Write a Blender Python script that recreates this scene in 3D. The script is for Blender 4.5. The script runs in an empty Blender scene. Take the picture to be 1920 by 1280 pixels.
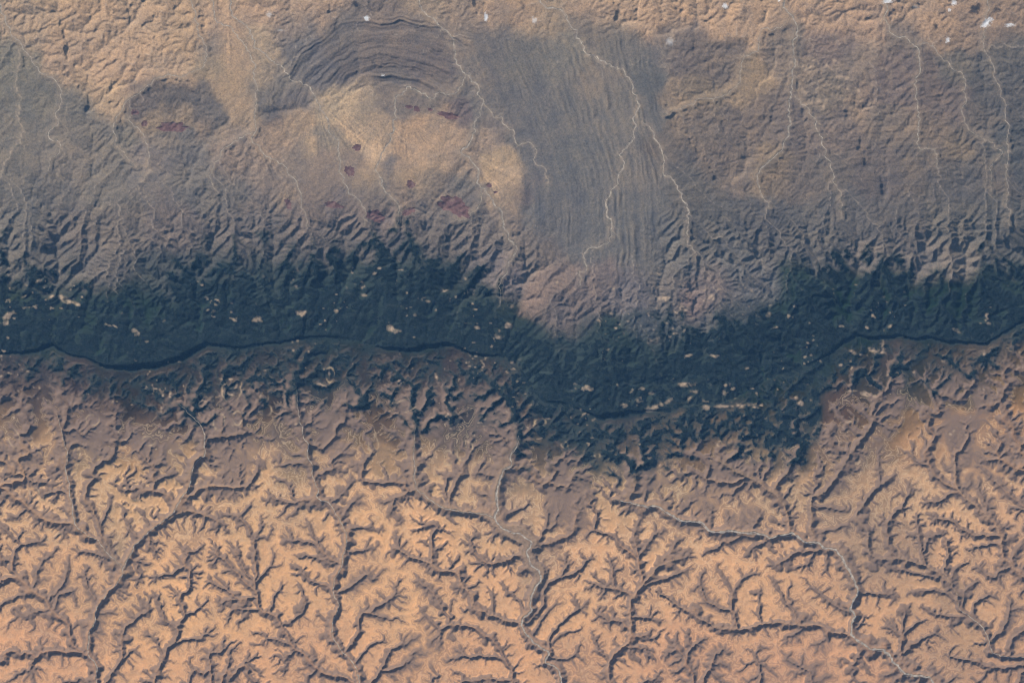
# ---- survey of the drainage, in map units (1 unit = 50 m, x east, y south of the north-west corner of the frame)
# every course is written from its head to its mouth; first number: width of its flat floor
S_RIV = [
(1.5,[(108,775),(117,814),(127,853),(125,883),(130,920),(137,950),(142,980),(157,996),(187,1016),(213,1046),(230,1060)]),
(1.6,[(337,757),(367,787),(383,804),(385,827),(383,854),(377,856),(362,876),(358,913),(343,926),(330,953),(300,980),(260,1016),(247,1033),(237,1053),(230,1066),(230,1083),(200,1116),(183,1140),(177,1166),(167,1193),(165,1223),(180,1243),(180,1280),(176,1440)]),
(0,[(473,810),(433,817),(393,824),(386,837)]),(0,[(467,913),(427,915),(393,911),(363,926),(337,950)]),
(0,[(483,866),(483,886),(463,912)]),(0,[(407,976),(377,963),(347,960),(320,973),(297,990)]),
(0,[(383,1020),(353,1053),(333,1073),(297,1080),(260,1081),(236,1088)]),(0,[(357,1080),(317,1083),(300,1080)]),
(0,[(213,903),(230,916),(267,916),(300,923),(323,933),(330,950)]),(0,[(323,890),(293,900),(287,920)]),
(0,[(190,886),(170,906),(160,933),(177,960),(187,986),(197,1013),(215,1042)]),(0,[(230,946),(240,980),(253,1016)]),
(0,[(208,930),(204,955),(190,985)]),
(0,[(53,903),(93,905),(125,903)]),(0,[(83,925),(117,923),(130,926)]),(0,[(47,943),(73,966),(103,981),(133,981),(147,990)]),
(0,[(147,1035),(180,1036),(200,1053),(226,1070)]),
(0,[(77,1013),(43,1023),(28,1040),(27,1070),(50,1093),(60,1106),(87,1123),(97,1140),(110,1156),(130,1173),(133,1193),(143,1213),(167,1230),(176,1243)]),
(0,[(-20,1080),(0,1083),(33,1083),(53,1096)]),(0,[(20,1123),(50,1110),(62,1108)]),(0,[(100,1036),(80,1053),(70,1080),(60,1104)]),
(0,[(130,1053),(123,1086),(108,1112),(97,1132)]),(0,[(140,1106),(113,1116),(103,1140),(108,1155)]),(0,[(37,1160),(67,1146),(97,1140)]),
(0,[(160,1073),(167,1100),(178,1120),(184,1138)]),(0,[(70,1233),(87,1221),(133,1220),(153,1226),(172,1240)]),(0,[(120,1276),(160,1275),(179,1276)]),
(0,[(267,1150),(240,1173),(227,1200),(230,1233),(213,1260),(200,1280),(178,1320)]),(0,[(253,1216),(233,1236),(222,1250)]),
(0,[(377,1196),(340,1200),(317,1216),(303,1243),(297,1266),(290,1280),(280,1440)]),
(0,[(300,1137),(313,1163),(333,1176),(337,1190),(325,1207)]),(0,[(333,1110),(345,1140),(345,1163),(333,1176)]),(0,[(373,1140),(350,1155),(337,1168)]),
(0,[(277,1186),(297,1206),(305,1236)]),
(0,[(423,963),(447,970),(473,1003),(480,1053),(480,1086),(483,1113),(490,1143),(517,1153),(533,1180),(547,1206),(570,1226),(597,1253),(620,1263),(645,1270),(673,1285)]),
(0,[(470,946),(447,968)]),(0,[(497,980),(477,1010)]),(0,[(497,1003),(478,1012)]),(0,[(403,1036),(430,1053),(457,1086),(480,1106)]),(0,[(440,1033),(460,1066),(480,1088)]),
(0,[(530,1056),(503,1066),(482,1090)]),(0,[(510,1026),(513,1053),(503,1066)]),(0,[(417,1126),(450,1123),(484,1118)]),(0,[(403,1093),(427,1106),(450,1123)]),
(0,[(440,1140),(467,1143),(488,1143)]),(0,[(530,1096),(513,1126),(505,1150)]),(0,[(560,1090),(573,1126),(568,1146),(553,1160),(528,1172)]),
(0,[(443,1250),(425,1262),(410,1290)]),(0,[(433,1215),(428,1245),(425,1262)]),(0,[(393,1220),(397,1276),(392,1440)]),(0,[(500,1195),(530,1203),(547,1207)]),
(0,[(357,1230),(360,1260),(345,1310)]),(0,[(465,1240),(480,1270),(470,1310)]),
(1.6,[(552,700),(556,735),(560,780),(567,810),(580,834),(580,853),(588,873),(587,896),(597,916),(595,933),(617,943),(633,966),(640,980),(650,1000),(647,1033),(641,1060),(635,1070),(627,1090),(627,1116),(637,1136),(623,1170),(627,1200),(640,1220),(660,1240),(670,1266),(673,1280),(680,1440)]),
(0,[(530,960),(547,943),(590,933)]),(0,[(513,933),(547,943)]),(0,[(517,896),(540,906),(550,936)]),(0,[(530,873),(567,866),(588,873)]),(0,[(633,873),(600,887),(588,892)]),
(0,[(700,986),(673,986),(648,992)]),(0,[(703,1026),(673,1031),(647,1033)]),(0,[(697,1003),(683,1030)]),(0,[(687,1076),(667,1093),(640,1106),(628,1112)]),
(0,[(672,930),(650,955),(640,978)]),(0,[(665,900),(640,925),(618,943)]),
(0,[(550,1013),(587,1020),(610,1040),(640,1056)]),(0,[(580,980),(590,1003),(603,1030)]),(0,[(563,1043),(600,1046),(636,1060)]),(0,[(560,1063),(583,1086),(627,1102)]),
(0,[(600,1150),(612,1160),(624,1168)]),
(0,[(740,1093),(737,1116),(700,1143),(677,1156),(673,1186),(653,1216),(645,1226)]),(0,[(720,1156),(697,1150),(688,1150)]),(0,[(717,1200),(690,1213),(664,1244)]),
(0,[(757,1203),(730,1223),(717,1250),(687,1290)]),(0,[(750,1250),(717,1256)]),
(3,[(945,727),(962,764),(962,790),(973,824),(963,847),(957,856),(958,873),(943,886),(930,923),(937,953),(930,970),(937,986),(970,1000),(997,1016),(990,1033),(995,1053),(1010,1073),(1012,1090),(1000,1106),(993,1133),(998,1146),(980,1163),(980,1180),(1003,1203),(1027,1223),(1023,1240),(1043,1250),(1053,1280),(1070,1440)]),
(3,[(780,800),(777,830),(777,860),(776,905),(803,933),(827,950),(873,960),(917,966),(935,982)]),
(0,[(720,943),(750,930),(780,915)]),(0,[(712,905),(740,905),(770,908)]),(0,[(680,902),(712,905)]),(0,[(870,876),(853,913),(843,953)]),(0,[(890,920),(923,933),(935,950)]),(0,[(838,896),(836,925),(845,945)]),(0,[(893,885),(925,893),(942,890)]),
(0,[(1083,960),(1073,996),(1050,1010),(1013,1020),(998,1020)]),(0,[(993,943),(970,956),(936,963)]),(0,[(1027,963),(1027,986),(1010,1016)]),(0,[(1046,860),(1040,890),(1020,908),(1005,900)]),
(0,[(1100,1050),(1080,1070),(1047,1083),(1027,1093),(1017,1120),(1017,1136),(993,1163),(981,1172)]),(0,[(1067,1050),(1050,1083)]),(0,[(1016,1035),(1024,1060),(1026,1088)]),
(0,[(1043,1130),(1023,1153),(1000,1186),(1000,1196)]),(0,[(1087,1140),(1057,1163),(1033,1193),(1028,1222)]),(0,[(1083,1180),(1050,1190),(1035,1208)]),(0,[(1087,1206),(1073,1230),(1050,1236),(1028,1230)]),
(0,[(880,1053),(913,1056),(940,1053),(967,1043),(993,1040)]),(0,[(885,1025),(900,1045),(913,1056)]),
(1,[(740,1025),(773,1043),(807,1056),(827,1070),(857,1076),(870,1100),(887,1116),(887,1136),(903,1146),(940,1160),(973,1166),(981,1168)]),
(0,[(790,980),(820,986),(810,1010),(810,1056)]),(0,[(783,1083),(810,1110),(830,1140),(840,1156),(843,1170),(887,1176),(913,1190),(930,1206),(950,1236),(960,1263),(960,1280),(962,1440)]),
(0,[(797,1156),(837,1156)]),(0,[(823,1180),(845,1170)]),(0,[(847,1123),(843,1150)]),(0,[(853,1216),(880,1230),(923,1230),(950,1240)]),(0,[(947,1208),(934,1218)]),(0,[(873,1276),(917,1271),(958,1275)]),
(0,[(923,1113),(923,1140),(925,1157)]),(0,[(950,1106),(970,1125),(980,1145),(981,1163)]),(0,[(807,1246),(820,1266),(815,1310)]),(0,[(760,1255),(775,1290)]),
(0.6,[(1277,1046),(1240,1060),(1213,1086),(1187,1120),(1180,1136),(1183,1180),(1177,1203),(1150,1230),(1143,1253),(1143,1280),(1140,1440)]),
(0,[(1263,1023),(1240,1060)]),(0,[(1277,1073),(1240,1086),(1205,1100)]),(0,[(1107,1090),(1133,1100),(1160,1103),(1187,1118)]),(0,[(1107,1073),(1133,1093)]),(0,[(1143,1050),(1153,1100)]),
(0,[(1127,1163),(1160,1166),(1182,1178)]),(0,[(1117,1146),(1140,1160)]),(0,[(1217,1186),(1180,1195)]),(0,[(1203,1216),(1172,1212)]),(0,[(1213,1156),(1182,1156)]),(0,[(1233,996),(1213,1020),(1196,1045),(1205,1090)]),
(0,[(1097,1006),(1107,996),(1133,1000),(1153,1010),(1180,1035),(1200,1050)]),(0,[(1200,970),(1190,1000),(1196,1040)]),(0,[(1120,960),(1115,985),(1110,997)]),
(0,[(1116,1215),(1135,1232),(1146,1245)]),(0,[(1110,1190),(1122,1215)]),(0,[(1260,1206),(1275,1220),(1288,1240)]),(0,[(1240,1255),(1225,1280),(1215,1320)]),
(2.2,[(1147,936),(1187,943),(1207,950),(1240,953),(1280,975),(1313,980),(1333,993),(1373,996),(1420,1000),(1447,1006),(1480,1000),(1497,1003),(1510,1016),(1533,1016),(1547,1026),(1567,1028),(1580,1046),(1590,1066),(1600,1086),(1608,1110),(1597,1130),(1595,1143),(1603,1155),(1598,1170),(1597,1190),(1613,1203),(1633,1215),(1657,1216),(1673,1233),(1683,1250),(1703,1263),(1737,1268),(1753,1284),(1830,1440)]),
(0.5,[(1347,863),(1383,886),(1420,903),(1447,923),(1467,943),(1473,963),(1480,980),(1480,1000)]),(0.6,[(1640,790),(1620,817),(1593,853),(1570,890),(1547,920),(1523,936),(1523,970),(1520,996),(1530,1014)]),
(0,[(1295,880),(1330,900),(1370,905),(1400,896)]),(0,[(1300,850),(1340,862)]),
(0,[(1587,983),(1553,993),(1523,1000)]),(0,[(1580,956),(1545,948),(1524,945)]),(0.5,[(1670,893),(1643,916),(1627,936),(1607,963),(1613,983),(1627,996),(1633,1040),(1700,1050),(1750,1068),(1782,1095)]),
(0,[(1645,855),(1648,890),(1642,915)]),(0,[(1707,913),(1693,946),(1670,970),(1663,1000),(1670,1033),(1690,1048)]),(0,[(1717,976),(1723,1010),(1727,1040),(1735,1060)]),(0,[(1763,1000),(1737,1013),(1728,1040)]),(0,[(1670,930),(1668,960)]),
(0,[(1640,1053),(1680,1066),(1723,1076),(1763,1083)]),(0,[(1690,955),(1705,950)]),
(0,[(1323,1040),(1353,1023),(1387,1010),(1427,1003)]),(0,[(1403,1036),(1420,1020),(1447,1008)]),(0,[(1453,1060),(1480,1043),(1520,1033),(1560,1030)]),(0,[(1513,1060),(1527,1034)]),(0,[(1547,1066),(1550,1031)]),
(0,[(1677,1113),(1633,1111),(1613,1113),(1600,1130)]),(0,[(1517,1096),(1547,1120),(1570,1136),(1600,1150)]),(0,[(1620,1153),(1610,1173),(1599,1183)]),
(1,[(1230,1105),(1257,1123),(1280,1140),(1307,1156),(1343,1173),(1380,1180),(1420,1173),(1467,1166),(1497,1173),(1530,1170),(1557,1183),(1597,1190)]),
(0,[(1313,1080),(1320,1120),(1347,1136),(1374,1142)]),(0,[(1413,1073),(1387,1090),(1373,1120),(1373,1143),(1383,1180)]),(0,[(1347,1066),(1363,1093),(1373,1120)]),(0,[(1423,1103),(1423,1140),(1427,1172)]),(0,[(1447,1086),(1467,1120),(1487,1143),(1493,1170)]),(0,[(1477,1100),(1473,1125)]),(0,[(1534,1150),(1530,1168)]),
(0,[(1483,1190),(1507,1173)]),(0,[(1530,1206),(1557,1190),(1566,1186)]),(0,[(1600,1230),(1625,1213)]),
(0,[(1697,1140),(1690,1180),(1690,1200),(1690,1225),(1700,1258)]),(0,[(1750,1185),(1717,1206),(1692,1225)]),(0,[(1663,1173),(1690,1190)]),(0,[(1735,1160),(1712,1172),(1692,1190)]),
(0,[(1317,1196),(1293,1220),(1287,1246),(1300,1280),(1300,1440)]),(0,[(1340,1226),(1330,1253),(1317,1280),(1302,1310)]),(0,[(1410,1220),(1423,1243),(1423,1280),(1430,1440)]),(0,[(1477,1236),(1510,1253),(1523,1280),(1540,1440)]),
(0,[(1733,853),(1747,883),(1767,903),(1795,917)]),(0.6,[(1790,853),(1790,886),(1795,916),(1827,946),(1847,963),(1867,986),(1877,1006),(1880,1040),(1893,1056),(1920,1080),(1960,1100),(2080,1130)]),
(0,[(1737,940),(1763,935),(1797,920)]),(0,[(1753,970),(1787,980),(1820,1000),(1872,1004)]),(0,[(1823,1026),(1860,1020),(1878,1020)]),(0,[(1830,1060),(1860,1080),(1873,1070),(1897,1060)]),(0,[(1853,893),(1880,916),(1910,940),(1940,955),(2000,980),(2080,1000)]),
(0,[(1845,862),(1880,863),(1920,883),(1990,900),(2080,910)]),(0,[(1895,950),(1920,957),(1945,958)]),(0,[(1830,910),(1847,950),(1848,962)]),(0,[(1790,870),(1770,880)]),
(0.6,[(1773,1013),(1777,1040),(1770,1066),(1780,1093),(1793,1116),(1800,1143),(1827,1160),(1847,1183),(1857,1213),(1873,1230),(1897,1230),(1920,1233),(1960,1240),(2080,1270)]),
(0,[(1813,1053),(1790,1066),(1782,1090)]),(0,[(1830,1090),(1810,1106),(1800,1140)]),(0,[(1853,1113),(1827,1133),(1830,1162)]),(0,[(1893,1126),(1887,1166),(1863,1193),(1853,1205)]),(0,[(1697,1113),(1737,1103),(1767,1110),(1793,1124)]),(0,[(1727,1136),(1753,1150),(1780,1153),(1820,1157)]),
(0,[(1780,1230),(1820,1236),(1863,1250),(1893,1248),(1920,1246),(1965,1243)]),(0,[(1920,1180),(1900,1195),(1880,1225)]),(0,[(1890,1290),(1890,1270),(1894,1250)]),
(0,[(40,760),(60,800),(40,830),(60,850)]),(0,[(-60,880),(0,870),(20,872)]),(0,[(0,910),(20,905),(45,903)]),
]
N_RIV = [
(1.5,[(937,560),(943,527),(953,494),(968,465),(953,444),(943,423),(940,400),(920,367),(900,347),(890,313),(870,290),(873,273),(887,253),(888,230),(897,220),(898,200),(907,190),(895,177),(895,163),(870,137),(853,113),(848,77),(837,60),(813,40),(790,13),(783,0),(760,-140)]),
(0.8,[(850,415),(883,403),(900,383),(905,350)]),
(1.2,[(743,427),(743,390),(733,367),(717,343),(720,337),(707,317),(712,300),(713,290),(730,260),(745,213),(743,183),(757,180),(767,160),(783,167),(797,180),(813,183),(820,173),(847,173),(860,167),(870,153),(872,140)]),
(0.8,[(1027,350),(1023,323),(1003,297),(997,273),(965,267),(963,247),(947,237),(943,220),(923,213),(907,193)]),
(1.8,[(1087,534),(1087,510),(1100,504),(1103,470),(1130,457),(1143,444),(1147,427),(1137,403),(1137,383),(1143,367),(1157,343),(1160,330),(1173,307),(1163,287),(1190,263),(1187,240),(1193,217),(1203,197),(1187,173),(1183,147),(1160,127),(1127,113),(1100,97),(1087,77),(1063,37),(1040,15),(1010,-5),(980,-140)]),
(1.4,[(1303,487),(1303,470),(1290,450),(1293,427),(1293,395),(1285,377),(1278,367),(1267,340),(1247,320),(1240,283),(1227,250),(1200,227)]),
(1.4,[(1443,390),(1427,353),(1423,327),(1447,297),(1473,267),(1480,233),(1483,167),(1490,100),(1493,50),(1480,27),(1473,0),(1470,-140)]),
(0.6,[(1580,407),(1573,360),(1557,310),(1540,260),(1523,210),(1493,183)]),
(0.6,[(1245,215),(1280,200),(1313,187),(1370,173),(1393,133),(1397,110),(1423,87),(1427,53),(1453,50),(1477,37)]),
(1,[(1760,317),(1757,283),(1727,277),(1723,227),(1720,187),(1720,150),(1723,123),(1727,107),(1713,77),(1690,67),(1670,57),(1663,27),(1663,0),(1665,-140)]),
(0.4,[(1840,257),(1813,233),(1810,187),(1807,140),(1787,127),(1753,90),(1717,80)]),
(0.4,[(1893,427),(1890,320),(1893,273),(1887,217),(1877,167),(1860,117),(1850,60),(1860,-140)]),
(0.4,[(1860,360),(1860,317),(1880,287),(1860,267),(1840,257)]),
(1,[(90,320),(93,297),(107,287),(107,267),(93,253),(107,233),(103,217),(113,183),(110,160),(83,143),(67,123),(40,90),(20,60),(0,10),(-30,-140)]),
(0.6,[(0,327),(10,300),(38,260),(40,217),(30,160),(33,93)]),
(1.2,[(683,423),(677,383),(650,363),(640,330),(638,320),(633,277),(617,243),(597,190),(593,183),(580,163),(553,153),(537,133),(507,110),(483,90),(463,50),(430,10),(420,-140)]),
(1,[(573,423),(563,360),(533,317),(500,290),(477,260),(477,247),(477,140),(465,100),(440,60),(400,20),(380,-140)]),
(0.8,[(407,360),(397,347),(397,323),(410,293),(433,267),(477,247)]),
(0.6,[(257,313),(247,300),(217,273),(213,243),(227,200),(267,170),(293,147),(333,140),(377,130),(387,105),(380,70),(365,30),(340,-140)]),
(0.6,[(263,340),(277,310),(273,270),(257,243),(232,222)]),
]
# the crest between the two sides (a cliff facing north along most of it) and how high its cliff stands, in metres
DIV=[(-200,655),(0,663),(30,661),(50,660),(80,655),(100,646),(112,656),(140,668),(165,670),(190,685),(215,691),(260,692),(310,685),(345,672),(375,655),(390,646),(410,645),(440,652),(500,645),(560,636),(600,630),(640,632),(665,637),(717,654),(767,659),(800,653),(827,646),(847,647),(870,658),(887,664),(940,667),(975,690),(1005,735),(1023,752),(1050,754),(1070,755),(1090,769),(1123,781),(1153,782),(1180,772),(1223,770),(1300,760),(1380,748),(1430,715),(1498,687),(1553,664),(1570,649),(1607,629),(1637,635),(1663,634),(1687,629),(1707,635),(1747,634),(1780,642),(1813,644),(1847,644),(1890,620),(1920,600),(2120,590)]
CLIFF=[(-200,150),(0,150),(60,240),(105,300),(130,150),(180,220),(230,380),(300,380),(375,380),(400,220),(500,150),(600,140),(650,40),(700,60),(730,300),(780,320),(860,320),(930,120),(960,0),(1015,0),(1030,150),(1070,70),(1090,160),(1150,360),(1220,140),(1300,30),(1420,20),(1500,60),(1550,170),(1610,260),(1700,220),(1800,260),(1850,120),(1900,170),(2120,150)]
# ---- rock and soil colours over the map, two ridges with light and shade painted in: x, y, reach, r, g, b
GEO=[
(150,40,60,176,142,116),(60,30,50,165,138,118),(260,60,60,174,142,118),(340,60,40,172,140,114),(230,120,45,176,142,118),(140,110,40,172,140,118),(320,120,35,170,140,118),(25,120,35,118,116,116),(60,190,40,112,112,116),(30,260,45,118,114,116),(90,280,50,122,116,118),(30,350,45,112,110,116),(150,200,30,116,114,118),(150,150,25,160,134,114),
(195,200,25,165,138,116),(215,175,20,172,142,116),(170,250,35,116,112,116),(150,300,35,134,122,118),(200,340,45,116,112,116),(110,360,45,110,108,116),(60,430,45,108,108,116),(20,470,35,108,106,112),
(270,185,25,104,100,112),(320,185,30,100,98,110),(380,200,30,104,102,114),(400,225,22,112,108,116),(300,215,16,150,128,112),(340,222,20,148,128,114),(375,240,20,132,116,112),(420,250,18,138,122,116),(270,240,16,140,122,112),(320,268,22,122,114,116),(240,260,22,118,114,116),(290,300,30,128,118,122),(260,330,30,120,114,120),(350,290,35,110,108,118),(350,340,35,112,110,118),(400,370,40,110,108,116),
(420,40,30,172,140,118),(400,110,25,152,132,114),(440,90,30,166,137,116),(430,160,24,166,138,114),(460,200,20,162,136,116),(400,90,18,122,114,118),(490,80,25,172,146,122),(500,120,25,160,138,120),(545,45,30,150,128,118),(500,20,30,170,138,118),(600,15,30,166,136,118),(530,150,25,122,116,120),(500,180,25,120,114,118),(560,195,22,112,108,120),(520,208,18,82,88,112),  # last point: shade on the grey ridge's north face, painted as ground colour
(430,310,30,140,122,118),(440,270,20,134,120,120),(520,255,30,152,128,116),(560,230,22,164,136,114),(520,222,12,182,146,120),(560,300,30,138,122,118),(500,350,35,132,118,118),(480,400,35,116,110,118),(585,285,14,168,142,118),(600,330,35,140,122,118),(530,370,15,158,132,112),(590,400,40,128,114,116),  # brightest point: sunlit south face of that ridge, painted in
(620,200,24,170,146,122),(650,195,22,180,152,124),(680,200,25,150,132,120),(700,215,18,160,136,118),(650,240,25,176,146,120),(690,255,22,180,148,120),(690,285,18,200,162,128),(720,240,20,160,136,120),(625,260,18,134,124,120),(760,250,28,172,138,114),(790,270,26,184,148,120),(760,290,20,168,138,118),(770,320,26,160,134,114),(830,250,25,168,138,118),(850,290,25,150,128,118),(820,300,20,170,140,116),(650,310,22,140,122,118),(690,330,20,166,138,116),(720,310,14,122,114,122),(700,360,28,130,118,118),(760,360,24,138,120,116),(800,340,22,150,130,118),(830,350,24,134,120,118),
(640,400,35,124,112,118),(720,400,30,120,108,116),(800,400,30,120,112,118),(860,340,18,112,110,118),(880,370,22,116,110,118),(920,260,16,150,128,118),(940,300,20,168,140,114),(950,330,22,180,148,120),(960,370,22,158,132,114),(960,410,22,130,116,116),(990,370,14,94,92,112),(1000,330,14,110,106,118),(930,230,16,126,114,118),(860,215,14,110,100,114),(740,175,22,122,112,116),  # darkest point: shaded west face of the basin's eastern ridge, painted in
(560,70,25,112,110,122),(600,120,30,104,104,120),(560,120,22,104,104,118),(650,60,35,110,106,116),(720,50,35,118,108,114),(780,60,30,112,106,116),(640,110,30,106,102,114),(700,95,30,114,106,114),(770,110,30,112,104,114),(820,120,25,112,104,114),(740,145,25,104,102,114),(820,160,20,122,112,116),(860,90,18,130,118,118),(790,15,30,150,130,118),(860,20,25,140,122,116),(930,15,30,160,132,116),(980,25,25,168,136,114),(1010,45,22,166,138,116),
(920,70,35,112,108,116),(980,110,40,112,110,116),(900,150,25,116,110,116),(940,200,35,108,106,116),(1000,200,45,106,106,118),(1060,120,35,116,114,118),(1100,150,35,122,114,116),(1060,220,45,108,108,118),(1120,220,40,112,110,118),(1000,280,35,106,106,118),(1080,300,45,104,106,118),(1130,330,35,108,108,118),(1040,400,45,102,104,118),(1120,430,40,104,106,118),(1200,400,45,104,106,118),(1200,330,30,116,112,118),(1030,50,25,150,130,116),(1110,60,20,122,114,116),(1150,60,30,114,112,118),(1200,110,22,104,106,116),(1215,160,20,98,102,115),(1235,220,18,102,104,116),(1180,90,20,112,110,118),(1240,90,18,120,114,120),(1160,200,18,116,112,116),
(1150,15,40,176,142,118),(1240,20,40,178,142,116),(1350,20,40,178,142,116),(1430,30,35,170,138,116),(1540,15,35,172,138,116),(1640,20,30,162,132,116),(1720,30,30,168,136,116),(1800,30,35,150,124,112),(1780,60,25,160,132,116),(1870,40,35,150,124,112),(1830,75,20,134,118,116),
(1250,60,25,118,112,120),(1300,80,30,118,110,118),(1350,110,35,122,112,116),(1250,180,20,150,130,118),(1270,210,24,158,134,116),(1320,170,24,140,124,114),(1400,140,24,158,134,114),(1380,170,18,160,136,116),(1300,250,35,128,116,116),(1250,280,25,116,110,116),(1400,230,40,126,114,116),(1350,300,40,122,112,116),(1300,340,35,106,106,116),(1280,300,25,98,100,116),
(1480,80,25,130,118,118),(1550,90,30,132,116,120),(1520,140,30,142,126,120),(1600,130,30,142,126,122),(1560,170,30,138,124,118),(1620,170,26,134,118,118),(1500,240,35,122,112,118),(1450,320,30,136,120,112),(1580,240,35,126,114,118),(1600,210,20,146,126,116),(1500,330,35,118,110,116),(1650,240,30,128,116,116),(1560,310,30,116,110,116),(1650,320,35,112,106,116),(1680,150,30,122,110,118),(1740,160,30,122,110,116),(1780,200,30,118,108,116),(1800,120,25,112,110,116),(1750,240,30,130,116,114),(1790,270,25,128,116,112),(1720,300,30,118,110,114),(1880,100,30,108,108,118),(1880,180,35,100,102,116),(1900,280,30,94,100,116),(1860,320,25,110,106,114),(1840,230,25,116,110,116),(1800,340,30,104,104,116),(1700,60,24,128,116,118),(1880,70,20,110,106,116),
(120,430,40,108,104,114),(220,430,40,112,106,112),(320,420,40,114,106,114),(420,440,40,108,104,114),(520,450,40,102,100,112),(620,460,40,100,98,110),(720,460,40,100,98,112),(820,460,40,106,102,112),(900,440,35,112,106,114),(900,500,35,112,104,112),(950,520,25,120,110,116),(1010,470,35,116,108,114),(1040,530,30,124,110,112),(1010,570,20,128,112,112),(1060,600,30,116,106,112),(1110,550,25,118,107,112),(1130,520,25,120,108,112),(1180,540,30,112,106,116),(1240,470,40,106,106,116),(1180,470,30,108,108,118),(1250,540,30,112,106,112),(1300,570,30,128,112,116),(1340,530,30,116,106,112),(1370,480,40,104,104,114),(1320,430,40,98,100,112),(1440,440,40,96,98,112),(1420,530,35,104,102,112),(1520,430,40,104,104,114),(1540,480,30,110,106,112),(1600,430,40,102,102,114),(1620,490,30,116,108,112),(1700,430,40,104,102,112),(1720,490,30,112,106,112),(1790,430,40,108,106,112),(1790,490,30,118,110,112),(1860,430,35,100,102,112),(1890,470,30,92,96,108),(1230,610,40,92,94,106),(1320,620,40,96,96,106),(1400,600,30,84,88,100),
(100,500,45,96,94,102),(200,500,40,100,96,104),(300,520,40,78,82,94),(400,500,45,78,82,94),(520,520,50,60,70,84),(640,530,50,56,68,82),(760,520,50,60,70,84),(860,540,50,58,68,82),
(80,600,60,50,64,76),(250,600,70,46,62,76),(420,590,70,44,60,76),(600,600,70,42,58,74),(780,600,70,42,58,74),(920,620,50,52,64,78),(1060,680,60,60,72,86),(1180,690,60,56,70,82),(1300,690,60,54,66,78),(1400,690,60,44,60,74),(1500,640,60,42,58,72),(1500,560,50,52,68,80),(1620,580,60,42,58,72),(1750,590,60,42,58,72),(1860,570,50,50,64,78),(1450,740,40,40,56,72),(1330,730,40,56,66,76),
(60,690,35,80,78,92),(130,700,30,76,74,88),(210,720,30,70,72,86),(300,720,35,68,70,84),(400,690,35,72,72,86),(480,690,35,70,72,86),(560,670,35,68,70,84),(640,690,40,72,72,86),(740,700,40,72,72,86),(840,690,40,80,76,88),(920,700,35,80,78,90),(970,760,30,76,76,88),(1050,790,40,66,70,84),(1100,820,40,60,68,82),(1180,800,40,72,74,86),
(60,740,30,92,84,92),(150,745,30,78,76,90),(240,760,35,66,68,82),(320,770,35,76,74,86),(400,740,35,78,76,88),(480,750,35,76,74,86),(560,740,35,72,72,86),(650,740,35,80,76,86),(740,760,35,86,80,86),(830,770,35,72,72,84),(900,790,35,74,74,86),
(40,790,30,116,100,94),(120,790,30,110,94,90),(200,800,35,104,90,90),(300,810,35,104,92,92),(400,800,35,98,88,90),(480,800,30,106,94,90),(560,810,35,104,92,90),(650,800,35,106,94,88),(720,810,30,98,86,86),(790,820,30,106,94,88),(860,830,30,88,82,86),(930,840,30,92,84,86),(1020,850,30,88,82,84),(1120,860,35,80,78,82),(1200,850,35,100,90,88),(1280,800,40,90,84,86),(1360,800,40,92,84,86),(1300,850,35,116,98,88),(1390,860,35,122,104,92),(1440,790,40,84,80,82),(1480,830,35,108,96,90),(1500,770,30,64,70,82),(1575,760,30,100,88,92),(1570,820,30,122,104,98),(1600,860,30,126,106,96),(1560,900,30,140,114,96),
(1600,690,30,66,68,80),(1680,660,30,76,74,86),(1770,670,35,80,76,84),(1860,650,35,82,78,84),(1700,700,30,66,70,80),(1800,700,35,84,80,84),(1900,680,30,98,88,88),(1640,720,30,80,78,86),(1720,740,30,92,86,88),(1800,740,30,100,90,88),(1880,730,30,124,104,90),(1640,770,30,110,96,92),(1700,790,30,136,112,94),(1780,790,30,164,130,102),(1870,790,35,168,132,104),(1650,830,30,130,108,94),(1740,840,35,172,136,106),(1840,850,40,182,144,110),
(30,860,35,178,142,108),(100,850,30,164,134,106),(180,860,30,150,124,100),(260,850,30,162,132,104),(340,860,30,160,130,102),(430,860,30,168,136,106),(500,860,30,180,144,110),(560,860,30,140,116,96),(640,860,30,176,140,108),(720,860,30,156,126,100),(790,870,30,166,134,106),(860,880,30,172,138,108),(930,890,30,150,124,102),(1010,900,30,156,128,104),(1090,900,35,150,124,102),(1180,900,35,152,126,102),(1270,900,35,162,132,104),(1350,920,35,172,138,108),(1430,930,30,166,134,106),(1500,920,30,168,136,108),(1560,960,30,166,134,108),(1640,920,35,164,132,106),(1720,920,35,186,148,114),(1820,920,40,196,154,116),
(60,950,60,196,154,114),(200,940,50,188,150,112),(320,960,50,192,152,112),(450,950,60,196,154,112),(560,970,50,190,150,112),(700,960,50,198,154,112),(850,930,40,184,148,112),(900,1010,40,196,154,114),(980,970,30,170,138,112),(1060,960,50,186,148,112),(1160,960,45,186,148,112),(1270,1020,50,196,154,114),(1400,960,40,184,146,112),(1560,1000,35,172,138,112),
(80,1060,70,200,154,112),(220,1040,25,156,130,108),(160,1100,50,196,152,112),(350,1060,80,208,160,114),(300,1150,80,208,160,112),(450,1130,80,206,158,112),(550,1050,60,200,154,112),(700,1040,70,208,160,114),(800,1000,60,206,158,114),(780,1140,80,208,160,114),(900,1110,60,204,156,114),(1010,1040,35,164,132,108),(1000,1080,25,162,132,108),(1100,1030,60,200,154,114),(1080,1130,70,206,158,114),(1200,1100,80,206,158,116),(1330,1070,80,204,156,114),(1450,1090,80,204,156,114),(1400,1140,80,204,156,114),(1530,1080,60,196,150,112),
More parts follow.
